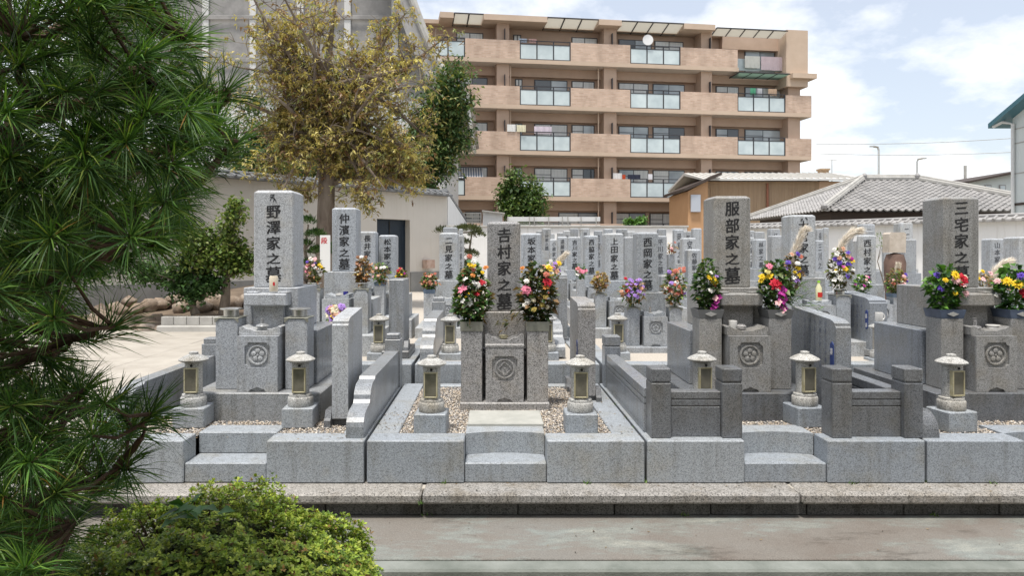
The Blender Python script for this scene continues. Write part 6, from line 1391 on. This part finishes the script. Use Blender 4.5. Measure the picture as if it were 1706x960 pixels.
for l in limbs:
    pts = [P3(*q) for q in l]; fine = []
    for i in range(len(pts)-1):
        for k in range(5): fine.append(pts[i].lerp(pts[i+1], k/5)+Vector((rng.normal(0, .006), rng.normal(0, .006), rng.normal(0, .006))))
    fine.append(pts[-1]); n = len(fine)
    MB().tube([tuple(p) for p in fine], [.024*(1-.82*i/(n-1)) for i in range(n)], 7).build('branch', M['pine_bark'], pine, True)
    LPTS += fine
tufts = []; tries = 0
def try_tuft(px, py, Y, mind):
    for q in tufts:
        if (q[0]-px)**2+(q[1]-py)**2 < mind**2 and abs(q[2]-Y) < .25: return False
    tufts.append((px, py, Y)); return True
for l in limbs:
    a = l[-1]
    if a[0] > 0: tufts.append(a)
while tries < 16000 and len(tufts) < 430:
    tries += 1; py = rng.uniform(-80, 1010); px = rng.uniform(-110, 420)
    b = bound(py)-72
    if px > b: continue
    Y = rng.uniform(1.62, 2.55)
    if Y < 1.85 and px > b-40: Y += .25
    near = min(((P3(px, py, Y)-q).length for q in LPTS))
    if near > .34: continue
    if 485 < py < 640 and px > 105 and rng.random() < .7: continue
    try_tuft(px, py, Y, 29)
tw_mb = MB(); NV, NF, NC = [], [], []; cnt = 0
PB = np.array(pine.location)
for (px, py, Y) in tufts:
    c = P3(px, py, Y); q = min(LPTS, key=lambda p: (p-c).length); ax = (c-q)
    if ax.length > .02:
        mid = q.lerp(c, .5)-Vector((0, 0, .02)); tw_mb.tube([tuple(q), tuple(mid), tuple(c)], [.006, .005, .0035], 5)
    ax = (ax.normalized() if ax.length > .02 else Vector((.5, 0, .5)))*.7+Vector((.5+rng.normal(0, .25), -.15+rng.normal(0, .35), .42+rng.normal(0, .3))); ax.normalize(); a = np.array(ax)
    n = int(rng.integers(64, 92)); th_ = np.radians(np.where(rng.random(n) < .75, rng.uniform(28, 68, n), rng.uniform(6, 35, n))); ph = rng.uniform(0, 2*np.pi, n)
    e1 = np.cross(a, [.1, .2, 1.0]); e1 /= np.linalg.norm(e1); e2 = np.cross(a, e1)
    D = np.cos(th_)[:, None]*a+np.sin(th_)[:, None]*(np.cos(ph)[:, None]*e1+np.sin(ph)[:, None]*e2)
    P = np.array(c)+a*(rng.beta(2.2, 1, n)*.085-.085)[:, None]-PB
    L = (rng.uniform(.85, 1.1, n)*rng.uniform(.10, .145))[:, None]; W = rng.uniform(.0012, .0020, n)[:, None]
    S = unit(np.cross(D, rng.normal(0, 1, (n, 3)))); g_ = np.array([0, 0, -1.0])
    mid = P+D*L*.55+g_*L*.03; tip = P+D*L+g_*L*rng.uniform(.06, .24, (n, 1))
    U = np.cross(S, D)*W*.5
    V = np.stack([P-S*W*.7, P+S*W*.7, mid-S*W, mid+S*W, mid+U, tip], 1).reshape(-1, 3)
    k = (np.arange(n)*6+cnt)[:, None]
    NF.append(np.concatenate([k+np.array([[0, 4, 2]]), k+np.array([[0, 1, 4]]), k+np.array([[1, 3, 4]]), k+np.array([[2, 4, 5]]), k+np.array([[4, 3, 5]])]))
    pal = np.array([(.050, .115, .030), (.080, .170, .038), (.125, .230, .045), (.032, .075, .024), (.21, .28, .06)]); tone = rng.uniform(.7, 1.5)
    C = pal[rng.choice(5, n, p=[.27, .3, .22, .13, .08])]*tone; brn = rng.random(n) < .006; C[brn] = (.25, .14, .04)
    NC.append(np.repeat(C, 6, 0)); NV.append(V); cnt += 6*n
tw_mb.build('twigs', M['pine_bark'], pine)
o = link('needles', np_mesh('needles', np.concatenate(NV), np.concatenate(NF), np.concatenate(NC)), M['needle'], pine); o['kind'] = 'stuff'

# ------------------------------------------------------------------ clipped azalea in front
def azalea(label, c, r, n, seed, dark=1.0):
    t = thing('azalea_bush', label, 'bush', (c[0], c[1], -.135), 'clipped azaleas in the foreground'); rg = np.random.default_rng(seed)
    u = unit(rg.normal(0, 1, (n, 3))); u[:, 2] = np.abs(u[:, 2])*1.05-.12
    lump = 1+.06*np.sin(u[:, 0]*9+1)+.05*np.sin(u[:, 1]*8+u[:, 2]*7)+.035*np.sin(u[:, 0]*23+u[:, 2]*19)+.03*np.sin(u[:, 1]*31+u[:, 0]*17)+np.where(rg.random(n) < .006, rg.uniform(.02, .06, n), 0)
    depth = np.where(rg.random(n) < .68, rg.uniform(.95, 1.02, n), rg.uniform(.80, .96, n))
    hole = np.sin(u[:, 0]*19+2)*np.sin(u[:, 1]*17+seed)*np.sin(u[:, 2]*15+1) > .42; depth = np.where(hole, depth*.9, depth)
    P = np.array(c)+u*np.array(r)*(lump*depth)[:, None]
    flat = 1+.28*np.clip(u[:, 2], 0, .95)**1.2; P[:, :2] = np.array(c)[:2]+(P[:, :2]-np.array(c)[:2])*flat[:, None]
    nv = unit(u/np.array(r)+np.array([0, 0, .9])); m_ = 7
    V_, F_, C_ = [], [], []
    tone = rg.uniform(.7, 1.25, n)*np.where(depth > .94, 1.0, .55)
    base = np.array([(.25, .34, .045), (.32, .40, .055), (.18, .27, .035), (.38, .43, .075), (.11, .18, .03)])[rg.integers(0, 5, n)]
    base[rg.random(n) < .05] = (.24, .15, .05)
    k = 0
    for j in range(m_):
        a = 2*np.pi*j/m_+rg.uniform(-.3, .3, n); e1 = unit(np.cross(nv, rg.normal(0, 1, (n, 3)))); e2 = np.cross(nv, e1); el = np.where(j < 5, rg.uniform(.15, .6, n), rg.uniform(.7, 1.3, n))
        D = unit((np.cos(a)*np.cos(el))[:, None]*e1+(np.sin(a)*np.cos(el))[:, None]*e2+np.sin(el)[:, None]*nv)
        L = rg.uniform(.011, .021, n); S = unit(np.cross(D, nv+1e-3)); W = (L*rg.uniform(.20, .28, n))[:, None]; Lc = L[:, None]
        v = np.stack([P, P+D*Lc*.55-S*W, P+D*Lc-nv*Lc*.12, P+D*Lc*.55+S*W], 1).reshape(-1, 3); kk = np.arange(n)*4+k
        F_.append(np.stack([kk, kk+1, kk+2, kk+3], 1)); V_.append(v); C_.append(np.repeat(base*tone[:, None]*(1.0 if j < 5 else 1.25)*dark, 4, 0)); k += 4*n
    o = link('leaves', np_mesh('leaves', np.concatenate(V_)-np.array([c[0], c[1], -.135]), np.concatenate(F_), np.concatenate(C_)), M['leaf'], t); o['kind'] = 'stuff'
    st = MB()
    for i in range(46):
        q = unit(rg.normal(0, 1, 3)); q[2] = abs(q[2])+.1; e = np.array(c)+q*np.array(r)*.88
        st.tube([(c[0]+rg.normal(0, .06), c[1]+rg.normal(0, .06), -.135), tuple(np.array(c)*.5+e*.5+np.array([0, 0, -.05])), tuple(e)], [.008, .006, .003], 4)
    st.build('stems', M['pine_bark'], t)
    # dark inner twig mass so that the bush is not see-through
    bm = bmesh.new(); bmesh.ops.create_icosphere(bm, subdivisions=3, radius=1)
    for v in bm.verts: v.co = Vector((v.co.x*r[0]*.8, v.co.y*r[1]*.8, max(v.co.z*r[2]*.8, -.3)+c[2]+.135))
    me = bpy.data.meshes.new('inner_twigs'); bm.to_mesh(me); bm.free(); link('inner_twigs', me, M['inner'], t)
    return t
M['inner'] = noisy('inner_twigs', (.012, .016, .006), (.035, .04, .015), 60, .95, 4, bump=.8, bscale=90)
azalea('rounded bright green clipped azalea in the lower left foreground', (-1.06, 2.74, .14), (.62, .54, .57), 24000, 3)
azalea('darker azalea clump in the bottom left corner under the pine', (-1.75, 2.45, .10), (.50, .5, .44), 9000, 5, .8)
azalea('small azalea clump at the bottom edge in front of the round one', (-.95, 2.15, .0), (.42, .35, .36), 9000, 9, .95)
bp_ = thing('broadleaf_seedling', 'small broad leafed seedling growing out of the round azalea', 'plant', (PX(325, 2.45), 2.45, PZ(870, 2.45)))
n = 16; a = rng.uniform(0, 6.28, n); D = unit(np.stack([np.cos(a), np.sin(a), rng.uniform(.1, .8, n)], 1)); P = np.stack([rng.normal(0, .03, n), rng.normal(0, .02, n), rng.uniform(0, .05, n)], 1)
V, Fc, Cc = leaf_arrays(P, D, rng.uniform(.07, .12, n), rng.uniform(.014, .02, n), np.tile([(.05, .13, .03)], (n, 1))*rng.uniform(.8, 1.3, (n, 1)), .3)
link('leaf_blades', np_mesh('leaf_blades', V, Fc, Cc), M['leaf'], bp_)

# ------------------------------------------------------------------ unseen hall added behind the camera to block sky light from the near row
bh = thing('added_shade_hall', 'unseen hall added behind the viewer to shade the front row', 'temple', (1, -5, -.135))
MB().box(-11, 15, -9, -4.2, -.135, 5.2, .02).build('wall', M['hall_wall'], bh)
MB().prism([(-10.2, 5.21), (-3.0, 5.21), (-3.0, 5.45), (-6.4, 8.6), (-6.9, 8.6), (-10.2, 5.45)], 0, -12, 16).build('roof', M['tile_grey'], bh)
for i in range(9): MB().lathe([(.16, 0), (.16, 5.34)], -10.5+i*3.1, -3.7, 14, 'z', -.134).build('pillar', M['wood_dark'], bh, True)
for i in range(8): MB().box(-10.2+i*3.1, -7.8+i*3.1, -4.19, -4.12, .6, 3.2, .01).build('door_panel', M['wood_dark'], bh)
